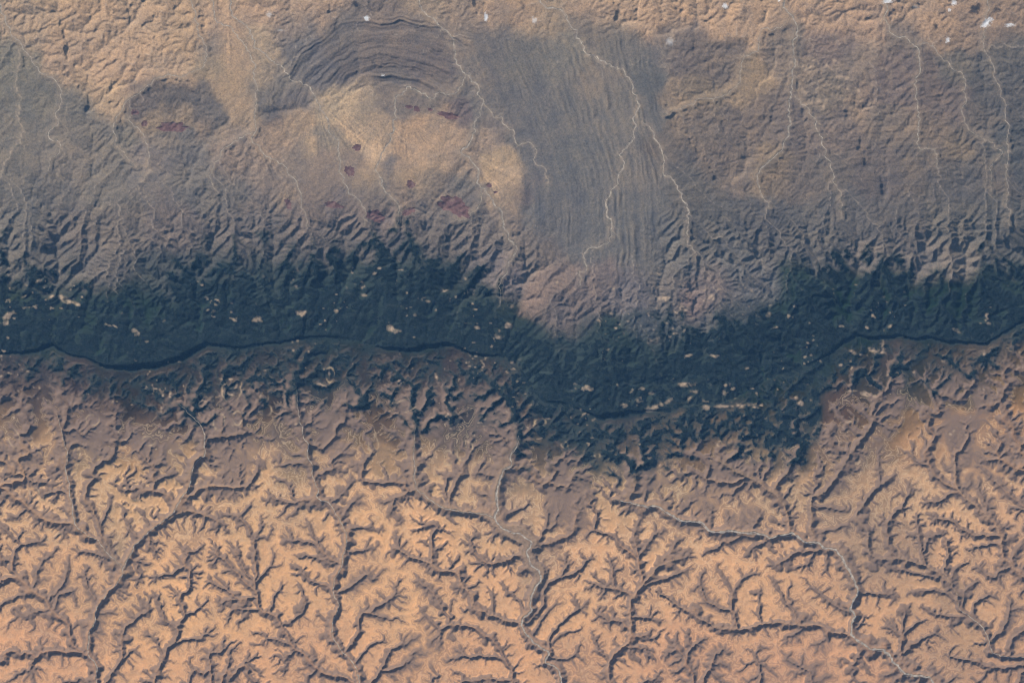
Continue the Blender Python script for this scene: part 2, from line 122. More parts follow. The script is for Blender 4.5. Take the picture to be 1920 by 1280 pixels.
(1620,1010,40,160,130,108),(1660,1050,45,156,126,106),(1730,1040,35,164,132,110),(1600,1060,30,164,132,108),(1700,1090,40,190,148,112),(1790,1050,45,196,152,114),(1850,1080,50,194,150,114),(1650,1160,60,196,150,112),(1740,1190,60,184,142,110),(1790,1200,50,172,136,108),(1880,1140,60,192,148,112),(1780,1110,30,156,126,104),(1900,1000,50,194,150,114),
(100,1250,80,200,150,112),(300,1260,90,204,154,112),(500,1250,80,202,152,112),(700,1260,80,204,154,112),(900,1260,80,202,152,112),(1100,1240,80,202,152,112),(1300,1240,80,202,150,112),(1450,1250,80,196,146,112),(1600,1260,70,198,148,112),(1750,1270,60,184,142,112),(1880,1270,60,182,138,108),
]
# dark red lava patches: outline centre, radii, tilt in degrees
LAVA=[(323,238,26,10,6),(252,210,7,6,0),(270,231,6,6,0),(767,200,7,4,0),(781,204,7,5,10),(841,216,21,6,8),(669,276,9,6,-8),(852,386,30,17,20),(704,405,18,11,10),(766,396,12,7,-20),(625,384,17,6,15),(655,320,12,8,50),(770,345,9,7,-20),(917,347,6,4,-15),(929,360,4,2.5,0),(540,382,10,6,60),(806,205,5,3,0)]
# pale pinkish clearings in the woods: centre, radii, tilt
CLEAR=[(120,560,22,6,28),(148,572,14,5,35),(100,555,12,4,-30),(60,575,28,3,-10),(20,590,14,5,-40),(10,603,8,6,0),(200,608,14,2.5,20),(216,611,8,2,30),(264,628,10,6,10),(252,620,6,3,0),(278,640,8,3,0),(340,585,0,0,0),(378,534,8,4,0),(372,528,7,3,0),(402,585,12,4,-10),(436,597,10,3,25),(388,559,8,2.5,20),(436,569,7,2,5),(309,601,4,2,-30),(72,526,9,4,-20),(90,520,10,3,-10),(115,512,9,5,20),(50,535,5,2,0),(631,584,4,3,0),(490,598,12,7,0),(560,586,14,6,0),(545,602,0,0,0),(805,565,10,3.5,15),(832,545,8,1.5,10),(680,530,8,4,40),(684,554,9,2.5,10),(873,549,7,2.5,-5),(885,543,6,2,-10),(878,607,10,2.5,8),(895,614,8,2,20),(747,620,5,2.5,0),(735,615,12,6,30),(893,580,7,3,0),(935,630,9,6,20),(952,612,5,4,0),(763,549,4,2,0),(960,573,6,3,0),(776,632,4,2,0),
(1100,728,11,4,0),(1143,723,7,3,0),(1157,721,4,2,0),(1140,747,8,4,-20),(1170,760,5,3,0),(1199,749,7,5,20),(1217,737,7,4,0),(1205,728,4,3,0),(1230,762,14,5,-20),(1255,750,10,4,-40),(1262,710,8,4,-30),(1185,730,3,2,0),(1290,721,14,3,5),(1300,734,8,3,0),(1293,745,5,7,20),(1360,722,12,3,-5),(1358,735,9,4,20),(1372,728,6,4,0),(1325,752,10,3,10),(1324,763,9,4,-10),(1350,761,22,2,-2),(1400,759,16,3,-5),(1413,762,6,2,0),(1500,756,4,2.5,0),(1519,750,3,2,0),(1490,745,3,2,0),(1530,676,9,2,18),(1519,666,3,1.5,0),(1467,691,3,1,-60),(1598,659,10,3,15),(1612,664,5,2,0),(1640,657,14,3,8),(1650,661,7,3,0),(1654,645,2.5,9,0),(1574,684,4,2,-30),(1668,611,8,2.5,-25),(1657,616,5,1.5,0),(1578,612,5,1.5,0),(1624,614,5,1.5,20),(1796,623,7,2.5,30),(1790,617,5,2,0),(1851,606,5,2,0),(1843,662,3,8,10),(1767,678,7,3,35),(1640,587,5,2,0),(1450,660,3,2,0),(1340,668,8,2,20),(1295,665,5,2,0),(1345,666,6,1.5,15),(1620,738,14,3,10),(1600,732,8,1.5,0),
(432,738,13,4,15),(445,722,4,10,10),(436,712,6,2.5,10),(408,744,8,2,-25),(385,751,9,3,0),(606,722,12,3,15),(618,700,3,12,0),(820,712,3,9,-20),(500,693,8,1.5,-10),(652,711,3,3,0),(735,733,3,2,0),(705,700,0,0,0),(1115,760,0,0,0),(1375,668,0,0,0),(1160,675,12,3,0),(1155,690,0,0,0),(1222,640,14,7,40),(1248,560,10,5,0),(1330,560,10,4,-30),(1442,588,7,3,-50),(1452,614,8,2,-20),(1400,690,6,2,0)]
# pale rings of bare ground round hilltops: centre, radii, tilt
RINGS=[(1013,791,9,6,0),(435,735,16,22,12),(411,790,13,18,20),(445,782,8,12,0),(497,745,9,10,0),(498,768,13,12,0),(282,826,12,9,0),(176,787,12,9,10),(760,760,26,12,-18),(855,745,0,0,0),(1120,853,5,4,0),(1058,833,5,5,0),(1348,831,5,5,0),(28,820,9,18,-10),(620,705,8,14,0),(80,946,11,8,0),(65,921,10,9,0),(92,1002,9,8,0),(112,1010,10,12,30),(256,941,10,5,0),(870,845,14,20,20),(700,830,9,16,0),(585,790,0,0,0),(300,930,0,0,0),(775,840,0,0,0),(840,858,9,12,0)]
# outer and inner lines of the woods: x, top, bottom
WOOD=[(-200,500,665),(0,530,668),(60,525,700),(120,520,712),(180,540,735),(240,560,755),(300,545,770),(350,500,768),(400,480,765),(450,500,765),(500,488,768),(560,495,768),(620,475,772),(680,480,765),(740,470,760),(800,485,770),(860,500,780),(900,510,795),(940,555,800),(980,620,808),(1020,640,835),(1060,645,850),(1100,640,858),(1160,650,862),(1200,640,856),(1240,620,845),(1300,610,835),(1360,600,815),(1420,585,820),(1460,560,850),(1500,525,870),(1535,512,800),(1560,520,730),(1600,515,722),(1650,512,720),(1700,530,715),(1760,540,705),(1820,540,690),(1880,515,665),(1920,500,650),(2120,490,640)]

RIDGES=[([(240,208),(262,184),(300,171),(345,170),(390,180),(422,205),(428,228),(405,248),(365,260),(320,262),(280,248),(250,232),(240,208)],70,6),([(290,196),(330,190),(380,200)],50,7),([(478,224),(520,210),(560,201),(594,189)],150,6),([(940,262),(968,285),(988,325),(995,365),(988,405)],110,7),([(640,158),(690,133),(740,126),(790,136),(832,163)],110,4),([(655,175),(700,158),(745,150),(790,160),(850,190)],70,3),([(400,60),(398,90),(412,118)],70,6),([(510,150),(550,110),(590,60)],70,5),([(540,165),(585,110),(610,70)],70,5),([(1280,115),(1300,95),(1330,88),(1385,90)],90,5),([(0,210),(30,190),(60,196)],60,6),([(420,265),(450,245),(478,232)],60,6),([(700,372),(740,385),(790,360)],60,4)]
STEPS=[([(280,638),(310,625),(345,607),(385,590),(402,586)],70),([(895,562),(912,556),(930,551),(950,556)],190),([(1180,640),(1186,612),(1196,594),(1212,588)],110),([(1450,540),(1465,533),(1490,522)],80),([(1383,566),(1410,564),(1432,556)],80),([(1545,566),(1590,570),(1640,577),(1700,584)],70),([(1755,606),(1800,604),(1850,594),(1912,566)],90),([(1560,590),(1640,596),(1720,600)],30),([(0,530),(20,524),(50,510)],60),([(185,497),(230,470)],50),([(1190,712),(1220,718),(1245,705),(1262,692)],90),([(1395,660),(1440,672),(1480,664),(1520,648)],50),([(490,545),(560,530),(610,540)],40),([(630,520),(690,512),(760,520),(820,506)],60),([(120,530),(200,548),(260,560)],40),([(1340,600),(1400,590),(1440,600)],50)]
FANS=[(885,290,150,15,175),(592,188,150,25,140),(477,250,150,30,170),(712,222,130,20,165),(1197,226,190,50,125),(755,215,110,20,160),(430,5,170,50,120),(1478,275,90,80,180),(1665,15,60,60,120),(1440,330,60,60,140),(640,200,110,20,100),(1785,270,120,60,150)]
import numpy as np, heapq, math, time
T0=time.time()
M=50.0                                   # metres per map unit
X0,Y0,X1,Y1,D=-160.,-140.,2080.,1420.,2.0
NX=int((X1-X0)/D)+1; NY=int((Y1-Y0)/D)+1
gx,gy=np.meshgrid(X0+D*np.arange(NX),Y0+D*np.arange(NY))
gx=gx.astype(np.float32); gy=gy.astype(np.float32)

def cubic1(a,t,axis):
    i=np.floor(t).astype(int); f=(t-i).astype(np.float32)
    w0=(1-f)**3/6; w1=(3*f**3-6*f**2+4)/6; w2=(-3*f**3+3*f**2+3*f+1)/6; w3=f**3/6
    n=a.shape[axis]; out=0
    for k,w in ((-1,w0),(0,w1),(1,w2),(2,w3)):
        b=np.take(a,np.clip(i+k,0,n-1),axis=axis)
        out=out+(b*w[:,None] if axis==0 else b*w[None,:])
    return out
def lat(cx,cy,seed,xs=None,ys=None):
    """smooth noise about -1..1 with cells of cx by cy map units"""
    if xs is None: xs=gx[0]; ys=gy[:,0]
    r=np.random.RandomState(seed)
    nx=int(3200/cx)+6; ny=int(2600/cy)+6
    a=r.uniform(-1,1,(ny,nx)).astype(np.float32)
    tx=(np.clip(xs,-500,2600)+500)/cx+2; ty=(np.clip(ys,-450,2000)+450)/cy+2
    return cubic1(cubic1(a,ty,0),tx,1)*2.0
def fbm(cell,octs,seed,gain=.5,ani=1.0,xs=None,ys=None):
    s=0;a=1;t=0
    for o in range(octs):
        s=s+a*lat(cell*ani,cell,seed+o*17,xs,ys); t+=a; a*=gain; cell/=2.03
    return s/t*1.3
def samp(A,x,y):
    """bilinear reading of a map at any place"""
    fx=np.clip((x-X0)/D,0,NX-1.001); fy=np.clip((y-Y0)/D,0,NY-1.001)
    i=fx.astype(int); j=fy.astype(int); u=(fx-i).astype(np.float32); v=(fy-j).astype(np.float32)
    if A.ndim==3: u=u[...,None]; v=v[...,None]
    return (A[j,i]*(1-u)+A[j,i+1]*u)*(1-v)+(A[j+1,i]*(1-u)+A[j+1,i+1]*u)*v
def blur(A,s,n=3):
    k=max(1,int(round(s/D))); 
    for _ in range(n):
        for ax in (0,1):
            P=np.pad(A,[(k+1,k) if a==ax else (0,0) for a in range(2)],mode='edge'); c=np.cumsum(P,axis=ax,dtype=np.float64)
            A=((c[2*k+1:]-c[:-2*k-1]) if ax==0 else (c[:,2*k+1:]-c[:,:-2*k-1]))/(2*k+1)
    return A.astype(np.float32)
def sm(a,b,x):
    t=np.clip((x-a)/(b-a),0,1); return t*t*(3-2*t)
def curve(pts,seed,amp=.09,step=1.0):
    """a surveyed course smoothed and given small natural bends"""
    P=np.array(pts,float); Q=[P[0]]
    PP=np.vstack([2*P[0]-P[1],P,2*P[-1]-P[-2]])
    for i in range(1,len(PP)-2):
        a,b,c,d=PP[i-1],PP[i],PP[i+1],PP[i+2]; n=max(2,int(np.linalg.norm(c-b)/4))
        for t in np.linspace(0,1,n+1)[1:]:
            Q.append(.5*((2*b)+(c-a)*t+(2*a-5*b+4*c-d)*t*t+(3*b-a-3*c+d)*t**3))
    Q=np.array(Q); L=np.r_[0,np.cumsum(np.linalg.norm(np.diff(Q,axis=0),axis=1))]
    s=np.arange(0,L[-1],step); R=np.c_[np.interp(s,L,Q[:,0]),np.interp(s,L,Q[:,1])]
    if len(R)<4: return R
    r=np.random.RandomState(seed); off=0
    for wl,a in ((26,1.4),(12,1.9),(5.5,1.3)):
        k=r.uniform(-1,1,int(L[-1]/wl)+4); off=off+a*np.interp(s/wl,np.arange(len(k)),k)
    fade=np.clip(np.minimum(s,L[-1]-s)/10,0,1); tg=np.gradient(R,axis=0); tg/=np.linalg.norm(tg,axis=1)[:,None]+1e-9
    return R+np.c_[-tg[:,1],tg[:,0]]*(off*fade*amp*11)[:,None]
dv=np.array(DIV,float); 
ydiv=np.interp(gx[0],dv[:,0],dv[:,1])
for wl,a in ((23,1.6),(11,1.3),(5,1.2)):
    rr=np.random.RandomState(int(wl)); k=rr.uniform(-1,1,800); ydiv=ydiv+a*np.interp((gx[0]+300)/wl,np.arange(800),k)
ydiv=ydiv.astype(np.float32)
cl=np.array(CLIFF,float); cliff=np.interp(gx[0],cl[:,0],cl[:,1]).astype(np.float32)
south=gy>ydiv[None,:]
dd=gy-ydiv[None,:]                        # map units south of the crest

# courses on the grid
srv=[(w,curve(p,i+1)) for i,(w,p) in enumerate(S_RIV)]
nrv=[(w,curve(p,i+500,.17)) for i,(w,p) in enumerate(N_RIV)]
def idx(R):
    return np.clip(((R[:,1]-Y0)/D+.5).astype(int),0,NY-1),np.clip(((R[:,0]-X0)/D+.5).astype(int),0,NX-1)
trS=np.zeros((NY,NX),bool); depS=np.zeros((NY,NX),np.float32); flo=np.zeros((NY,NX),np.float32)
trN=np.zeros((NY,NX),bool)
for w,R in srv:
    j,i=idx(R); trS[j,i]=True
    s=np.arange(len(R)); dep=np.clip((s+5)/70.,0,1)**.7*(290 if w else 115)
    np.maximum.at(depS,(j,i),dep.astype(np.float32)); np.maximum.at(flo,(j,i),(w*np.clip(s/60.,0.2,1)).astype(np.float32))
for w,R in nrv:
    j,i=idx(R); trN[j,i]=True
trS&=south; trN&=~south
NB=[(-1,-1),(-1,0),(-1,1),(0,-1),(0,1),(1,-1),(1,0),(1,1)]
N16=NB+[(-2,-1),(-2,1),(-1,-2),(-1,2),(1,-2),(1,2),(2,-1),(2,1)]
def sl(n,k):
    return (slice(max(0,k),n+min(0,k)),slice(max(0,-k),n+min(0,-k)))
def relax(A,S,n,nb=N16):
    """lower A until nowhere steeper than S (metres per map unit)"""
    for _ in range(n):
        for dy,dx in nb:
            a,b=sl(NY,dy); c,e=sl(NX,dx)
            np.minimum(A[a,c],A[b,e]+S[a,c]*(D*math.hypot(dy,dx)),out=A[a,c])
    return A
dist=np.where(trS|trN,0,200).astype(np.float32)
one=np.ones((NY,NX),np.float32); relax(dist,one,24)
dist=np.minimum(dist,60)

# first surface: the regional fall, lowered toward the surveyed courses
blob0=lambda cx,cy,rx,ry:np.exp(-(((gx-cx)/rx)**2+((gy-cy)/ry)**2)**2)
n1=fbm(46,5,11,.6); n2=fbm(9,3,91,.7)
bad_=sm(150,100,gy)
nsw=np.where(south,1,.55+.45*bad_)
S0=np.where(south,(900-dd*0.9)*.55,-1.3*(ydiv[None,:]-gy)*(gy>=120)+(gy<120)*(-1.3*(ydiv[None,:]-120)-.35*(120-gy))).astype(np.float32)+dist*np.where(south,1.4,.9)+(n1*16+n2*9)*nsw*(1+.5*bad_*(~south))+np.where(south,24,0)*fbm(15,2,95,.5)+14*lat(30,110,15)*blob0(1000,450,1400,110)
S0[trS|trN]-=400
flat=S0.ravel().tolist(); N=NX*NY
rec=np.full(N,-1,np.int64).tolist(); seen=bytearray(N); so=bytearray(south.ravel().astype(np.uint8).tobytes())
h=[]
for i in range(NX):
    for c in (i,(NY-1)*NX+i): 
        seen[c]=1; h.append((flat[c],c)); rec[c]=c
for j in range(1,NY-1):
    for c,i in ((j*NX,0),(j*NX+NX-1,NX-1)):
        if (trS[j,i] or trN[j,i]): seen[c]=1; h.append((flat[c],c)); rec[c]=c
heapq.heapify(h)
offs=[dy*NX+dx for dy,dx in NB]
pop=heapq.heappop; push=heapq.heappush
while h:
    z,c=pop(h); x=c%NX
    s=so[c]
    for k in range(8):
        dx=NB[k][1]
        if (x==0 and dx<0) or (x==NX-1 and dx>0): continue
        n=c+offs[k]
        if 0<=n<N and not seen[n] and so[n]==s:
            seen[n]=1; rec[n]=c; f=flat[n]
            push(h,(f if f>z else z,n))
rec=np.array(rec); print('flood',time.time()-T0)
rec=np.where(rec<0,np.arange(N),rec)
ii=np.arange(N)
def dst(rec):
    dy=rec//NX-ii//NX; dx=rec%NX-ii%NX; return np.hypot(dy,dx)*D
def levels(rec):
    depth=np.where(rec==ii,0,1).astype(np.int32); p=rec.copy()
    for _ in range(14):
        depth=depth+depth[p]; p=p[p]
        if (p==p[p]).all() : 
            break
    o=np.argsort(depth,kind='stable'); b=np.searchsorted(depth[o],np.arange(depth.max()+2)); return o,b
def accum(rec,o,b):
    A=np.full(N,D*D)
    for l in range(len(b)-2,0,-1):
        c=o[b[l]:b[l+1]]; np.add.at(A,rec[c],A[c])
    return A
# how fast ground rises away from its streams, north side
K=np.interp(gy,[ -140,0,60,120,380,440,500,560,620,700],[4.6,4.6,4.2,4,4.5,7.4,8,6.2,5,4]).astype(np.float32)
def blob(cx,cy,rx,ry,p=2):
    return np.exp(-(((gx-cx)/rx)**2+((gy-cy)/ry)**2)**(p/2))
K*=1+1.0*blob(210,60,190,95,4)
K*=1-.82*blob(720,270,170,95,4); K*=1-.75*blob(440,120,55,130,4); K*=1-.7*blob(620,330,130,80,4)
K*=1-.6*blob(950,340,50,90,4); K*=1-.5*blob(80,220,90,90,4); K*=1+.6*blob(40,440,110,60,4)
K*=1-.72*blob(1200,300,60,110,4); K*=1-.5*blob(1090,300,120,200,4)
K*=1+.5*sm(60,30,gy)*sm(1020,1080,gx); K*=1-.35*blob(1050,640,110,60,4); K*=1-.35*(gy>ydiv-95)*sm(960,940,gx)
K*=1+.45*np.exp(-((gy-455)/50)**2)*sm(1290,1400,gx); K*=1-.4*blob(1190,480,90,60,4)
K*=1-.55*blob(735,110,150,90,4); K*=1-.45*blob(1060,250,170,230,4)
K=K*(1+.45*fbm(60,3,5))*(1+.35*fbm(13,2,6)); K=np.where(trN,K*.35,K)
K=np.where(south,5.,K).astype(np.float32); K=np.where(trS,1.5,K)
K=K.ravel()
JIT=(1+.6*np.random.RandomState(3).uniform(-1,1,N)).astype(np.float32)
sflat=south.ravel()
trf=(trS|trN).ravel()
for it in range(7):
    o,b=levels(rec); A=accum(rec,o,b)
    z=np.zeros(N); dd_=dst(rec); st=np.minimum(K*(D*D/A)**.42*(JIT if it<6 else 1)*5.4,30.)*dd_
    for l in range(1,len(b)-1):
        c=o[b[l]:b[l+1]]; z[c]=z[rec[c]]+st[c]
    if it<6:
        Z=z.reshape(NY,NX); best=np.full((NY,NX),1e-6); nr=rec.reshape(NY,NX).copy(); I=ii.reshape(NY,NX)
        for dy,dx in NB:
            a,bb=sl(NY,dy); c,e=sl(NX,dx); L=D*math.hypot(dy,dx)
            s=(Z[a,c]-Z[bb,e])/L; s=np.where(south[a,c]==south[bb,e],s,-1)
            m=s>best[a,c]; best[a,c]=np.where(m,s,best[a,c]); nr[a,c]=np.where(m,I[bb,e],nr[a,c])
        fix=(rec==ii)|trf; rec=np.where(fix,rec,nr.ravel())
    print('it',it,len(b),z.max(),time.time()-T0)
A=A.reshape(NY,NX); Z=z.reshape(NY,NX).astype(np.float32); recg=rec

# ---------------- south side: a dipping tableland cut by canyons
cap=1950-np.clip(dd,0,900)*0.55 +16*fbm(70,3,301)+13*fbm(26,3,401)+(95*sm(300,120,dd)+25*sm(450,300,dd))*sm(0,25,dd)*fbm(36,3,411,.45)+18*sm(20,60,dd)*sm(1200,1240,gx+0*gy)*0
cap=cap.astype(np.float32)
nearcrest=sm(105,35,dd+22*fbm(60,2,333))        # rounded hills under the crest
A0=36*(np.exp(1.2*fbm(60,2,55))+.5*sm(1000,1200,gy))
lg=np.log(np.maximum(A,1)/A0)
Dc=np.where(lg>0,6+520*(1-np.exp(-lg/6.3)),0)
Dc=np.where(trS,np.maximum(Dc,depS),Dc); Dc=Dc*(1-.5*nearcrest)
ch=(Dc>0)&south
zc=np.where(ch,cap-Dc,cap+0.).ravel()
zc=np.where(sflat,zc,9999.)
for l in range(len(b)-2,0,-1):
    c=o[b[l]:b[l+1]]; c=c[sflat[c]&ch.ravel()[c]]; np.minimum.at(zc,recg[c],zc[c]-.05)
zc=zc.reshape(NY,NX).astype(np.float32)
FD=np.where(flo>0,0,99).astype(np.float32); fw=flo.copy()
for _ in range(8):
    for dy,dx in NB:
        a,bb=sl(NY,dy); c,e=sl(NX,dx); nd=FD[bb,e]+D*math.hypot(dy,dx); m=nd<FD[a,c]
        FD[a,c]=np.where(m,nd,FD[a,c]); fw[a,c]=np.where(m,fw[bb,e],fw[a,c])
wide=1+1.6*blob(1000,1030,60,60,4)+1.3*blob(230,1050,34,34,4)+1.2*blob(960,990,60,30,4)+2*blob(1640,1040,70,40,4)
floor_=(FD<fw*1.25*wide*(1+.3*fbm(20,2,77)))&south
Sf=(37*(1+.3*fbm(30,3,501)+.62*fbm(6.5,2,511,.7)-.35*nearcrest)).astype(np.float32); Sf=np.where(floor_,1.2,Sf); Sf=np.maximum(Sf,1.)
zs=relax(zc.copy(),Sf,14)
zs=np.where(south,zs,9999)
dep=np.clip(cap-zs,0,560)
# beds of different hardness: gentle shoulder, cliff, bench, cliff, foot slope
xs_=np.array([0,12,40,55,75,90,120,135,190,215,300,560]); ys_=np.array([0,2,12,38,46,78,92,125,160,215,290,550])
bed=np.interp(dep,xs_,ys_).astype(np.float32)
bed=bed*(1-nearcrest)+dep*nearcrest
Sg=(8.5*(1+.45*fbm(40,3,531))).astype(np.float32)
dg=np.where(A>26,np.clip(22+12*np.log(np.maximum(A,1)/26.),0,82),0)*(1-.8*nearcrest)*(1+.5*fbm(50,2,541))
gen=relax(np.where(south&(dg>0),-dg,0).astype(np.float32),Sg,7)
gen=-blur(gen,1.2,1)
zS=cap-bed-gen*(.35+.65*sm(90,0,bed))+sm(15,80,dep)*sm(0,1,np.abs(Sf))*18*fbm(5,2,521)
# rounded relief everywhere on the south side, strongest under the crest
Zs=Z.copy(); 
rel=Zs-blur(Zs,26)
zS=zS+ np.clip(rel,-90,90)*(.10+.8*nearcrest)*sm(2,22,dd)
# ---------------- north side: ridges and ravines falling away from the crest
zn=Z.copy()
SN=np.full((NY,NX),99,np.float32); nfl=np.full((NY,NX),99,np.float32)
for w,R in nrv:
    j,i=idx(R); nfl[j,i]=np.minimum(nfl[j,i],2.5-w)
for _ in range(3):
    for dy,dx in NB:
        a,bb=sl(NY,dy); c,e=sl(NX,dx); nfl[a,c]=np.minimum(nfl[a,c],nfl[bb,e]+D*math.hypot(dy,dx))
for _ in range(4):
    for dy,dx in NB:
        a,bb=sl(NY,dy); c,e=sl(NX,dx); nfl[a,c]=np.minimum(nfl[a,c],nfl[bb,e]+D*math.hypot(dy,dx))
SN[nfl<4]=1.5; SN[(nfl>=4)&(nfl<9)]=9
relax(zn,SN,4,NB)
wq_=sm(5,15,nfl)*sm(0,15,-dd); wa=gx+3.2*fbm(19,2,651)*wq_; wb=gy+3.2*fbm(19,2,652)*wq_
zn=samp(zn,wa,wb); An=np.where(south,1,samp(np.log(np.maximum(A,1)).astype(np.float32),wa,wb))
zn=np.where(gy<405,np.maximum(zn,blur(zn,5)-42),zn)
target=(1950-cliff[None,:]+np.zeros_like(gy))
at=np.array([Z[max(0,int((ydiv[i]-Y0)/D)-3),i] for i in range(NX)]); at=np.convolve(np.pad(at,20,mode='edge'),np.ones(41)/41,'valid')
corr=(1950-cliff-at)[None,:]*sm(-330,0,dd)
corr=blur(corr.astype(np.float32),10)
zn=zn+corr
# folded beds: arcs round the dome, long straight ribs east of it
wx=gx+5*fbm(40,3,601); wy=gy+5*fbm(40,3,602)
r=np.hypot((wx-725)/1.12,wy-268)
ang=np.degrees(np.arctan2(-(wy-268),wx-725))
r=r+ (ang>115)*(ang-115)*.55+3.5*fbm(14,2,607)
edge_=sm(7,-5,gy-np.interp(gx,[560,590,640,700,745,800,860],[196,186,174,163,156,186,222])-5*fbm(14,2,608))
mArc=edge_*(.55+.7*np.clip(fbm(22,3,609)+.4,0,1))*sm(100,116,r)*sm(262,235,r)*sm(35,62,ang)*sm(178,160,ang)*sm(15,40,gy+10*n1)
mFan=sm(862,945,wx-.35*(wy-120)+22*fbm(30,2,621))*sm(1262,1225,wx)*sm(50,85,wy)*sm(545,470,wy)
wx=wx+2.5*fbm(15,2,617); fan=wx-np.where(wy<320,.42*(wy-320),.10*(wy-320))*np.interp(wx,[880,1000,1150,1260],[1.1,1,.75,.9])
def ridges(u,seed,per):
    q=np.random.RandomState(seed).uniform(-1,1,4000)
    def n(t): return np.interp(t+700,np.arange(4000),q)
    return n(u/per)*.6+n(u/per*2.1+50)*.4
b60=blur(zn,60); b8=blur(zn,7); det_=(zn-b8); zn=b60+(b8-b60)*(.62+.55*sm(150,400,gy))*(1-.8*mArc-.7*mFan)+det_*(.88+.25*sm(330,450,gy))*(1-.8*mArc-.7*mFan)
bA=.75*ridges(r,9,5.6)+.6*ridges(r+4*fbm(24,2,611),10,15); bF=1.05*ridges(fan,19,5.6)+.5*ridges(fan+4*fbm(30,2,623),21,15)
zn=zn+mArc*(bA*200+10*fbm(7,2,606))+mFan*bF*70*(.25+1.2*np.clip(fbm(24,3,619)+.3,0,1))
# ledges along the wooded slope
u3=-dd+14*fbm(70,2,631)
mL=sm(8,20,-dd)*sm(170,110,-dd)*(.5+.5*np.clip(fbm(120,2,641)+.4,0,1))
zn=zn+mL*(1-.8*blob(1100,650,110,60,4))*ridges(u3,29,9)*48
bE=ridges(wy+18*fbm(90,2,651)+.1*wx,39,6)
mE=sm(1255,1290,gx)*sm(70,95,gy)*sm(520,430,gy)
zn=zn+mE*bE*34
def ridgeline(P,h,w):
    R_=curve(P,len(P)*7+int(h)); g=np.zeros((NY,NX),np.float32); j,i=idx(R_); e=np.clip(np.minimum(np.arange(len(R_)),len(R_)-np.arange(len(R_)))/14.,0,1)
    d=np.full((NY,NX),99,np.float32); d[j,i]=0; ee=np.zeros((NY,NX),np.float32); ee[j,i]=e
    for _ in range(int(w*2.2/D)+1):
        for dy,dx in NB:
            a,bb=sl(NY,dy); c,e_=sl(NX,dx); nd=d[bb,e_]+D*math.hypot(dy,dx); m=nd<d[a,c]; d[a,c]=np.where(m,nd,d[a,c]); ee[a,c]=np.where(m,ee[bb,e_],ee[a,c])
    return h*ee*np.exp(-(d/w)**1.5)
for P_,h_,w_ in RIDGES: zn=zn+ridgeline(P_,h_,w_)
for P_,h_ in STEPS:
    P_=np.array(P_,float); y0_=np.interp(gx[0],P_[:,0],P_[:,1])+np.interp(gx[0]/6.,np.arange(-40,400),np.random.RandomState(7).uniform(-2,2,440)); en=np.clip(np.minimum(gx[0]-P_[0,0],P_[-1,0]-gx[0])/10.,0,1)
    q_=gy-y0_[None,:]; zn=zn+h_*en[None,:]*sm(-2,2,q_)*np.exp(-np.clip(q_,0,200)/24.)
zn=zn+70*blob(333,212,88,42,4)+60*blob(323,238,36,15,2)
zS=zS+110*np.clip((gy-722)/14,0,1)*np.clip((826-gy)/20,0,1)*sm(-2,2,gx-1537-3*lat(20,20,88)-np.interp(gy,[735,790,815],[-7,2,-2]))*np.exp(-np.clip(gx-1537,0,300)/34.)
crestn=1950-cliff[None,:]*1.15
zn=np.minimum(zn,crestn+20+np.clip(-dd-4,0,99)*9+(-dd>40)*9999+sm(90,0,cliff)[None,:]*500)
zS=np.where((dd<12),np.maximum(zS,1950-6-dd*2.5),zS)
zH=np.where(south,zS,zn)
zH=zH+5*fbm(6,2,701)+np.where(south,0,7)*fbm(5,2,711,.7)
zH=zH.astype(np.float32)
print('height',zH.min(),zH.max(),time.time()-T0)

# ---------------- what the ground is made of
def lin(c):
    c=np.asarray(c,np.float32)/255.; return np.where(c<=.04045,c/12.92,((c+.055)/1.055)**2.4)
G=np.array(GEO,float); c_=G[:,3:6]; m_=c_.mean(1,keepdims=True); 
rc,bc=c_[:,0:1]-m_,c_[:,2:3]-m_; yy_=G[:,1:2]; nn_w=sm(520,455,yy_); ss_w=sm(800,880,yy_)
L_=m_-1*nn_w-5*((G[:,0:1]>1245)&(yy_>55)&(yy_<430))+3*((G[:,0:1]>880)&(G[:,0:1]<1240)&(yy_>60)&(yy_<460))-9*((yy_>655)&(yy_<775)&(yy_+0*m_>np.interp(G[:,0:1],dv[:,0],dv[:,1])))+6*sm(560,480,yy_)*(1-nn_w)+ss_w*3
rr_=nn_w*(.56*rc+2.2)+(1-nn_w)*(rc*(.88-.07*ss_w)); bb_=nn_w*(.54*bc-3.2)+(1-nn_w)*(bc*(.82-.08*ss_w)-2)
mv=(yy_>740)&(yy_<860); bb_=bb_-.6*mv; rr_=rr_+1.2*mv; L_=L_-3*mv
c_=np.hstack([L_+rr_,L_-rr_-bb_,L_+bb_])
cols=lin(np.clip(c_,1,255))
cs=3; cx_,cy_=gx[::cs,::cs],gy[::cs,::cs]
px_=cx_+(12*fbm(40,3,801,.6)+7*fbm(11,3,803,.8))[::cs,::cs]; py_=cy_+(12*fbm(40,3,802,.6)+7*fbm(11,3,804,.8))[::cs,::cs]
num=np.zeros(cx_.shape+(3,)); den=np.zeros(cx_.shape)
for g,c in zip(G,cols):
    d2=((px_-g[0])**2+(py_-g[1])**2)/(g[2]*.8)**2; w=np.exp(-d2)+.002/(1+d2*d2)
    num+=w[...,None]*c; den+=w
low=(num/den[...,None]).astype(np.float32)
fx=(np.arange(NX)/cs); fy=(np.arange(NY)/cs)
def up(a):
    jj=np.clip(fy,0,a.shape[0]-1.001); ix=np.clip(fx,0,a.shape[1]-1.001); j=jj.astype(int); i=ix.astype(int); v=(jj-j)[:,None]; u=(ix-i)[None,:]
    return (a[j][:,i]*(1-u)+a[j][:,i+1]*u)*(1-v)+(a[j+1][:,i]*(1-u)+a[j+1][:,i+1]*u)*v
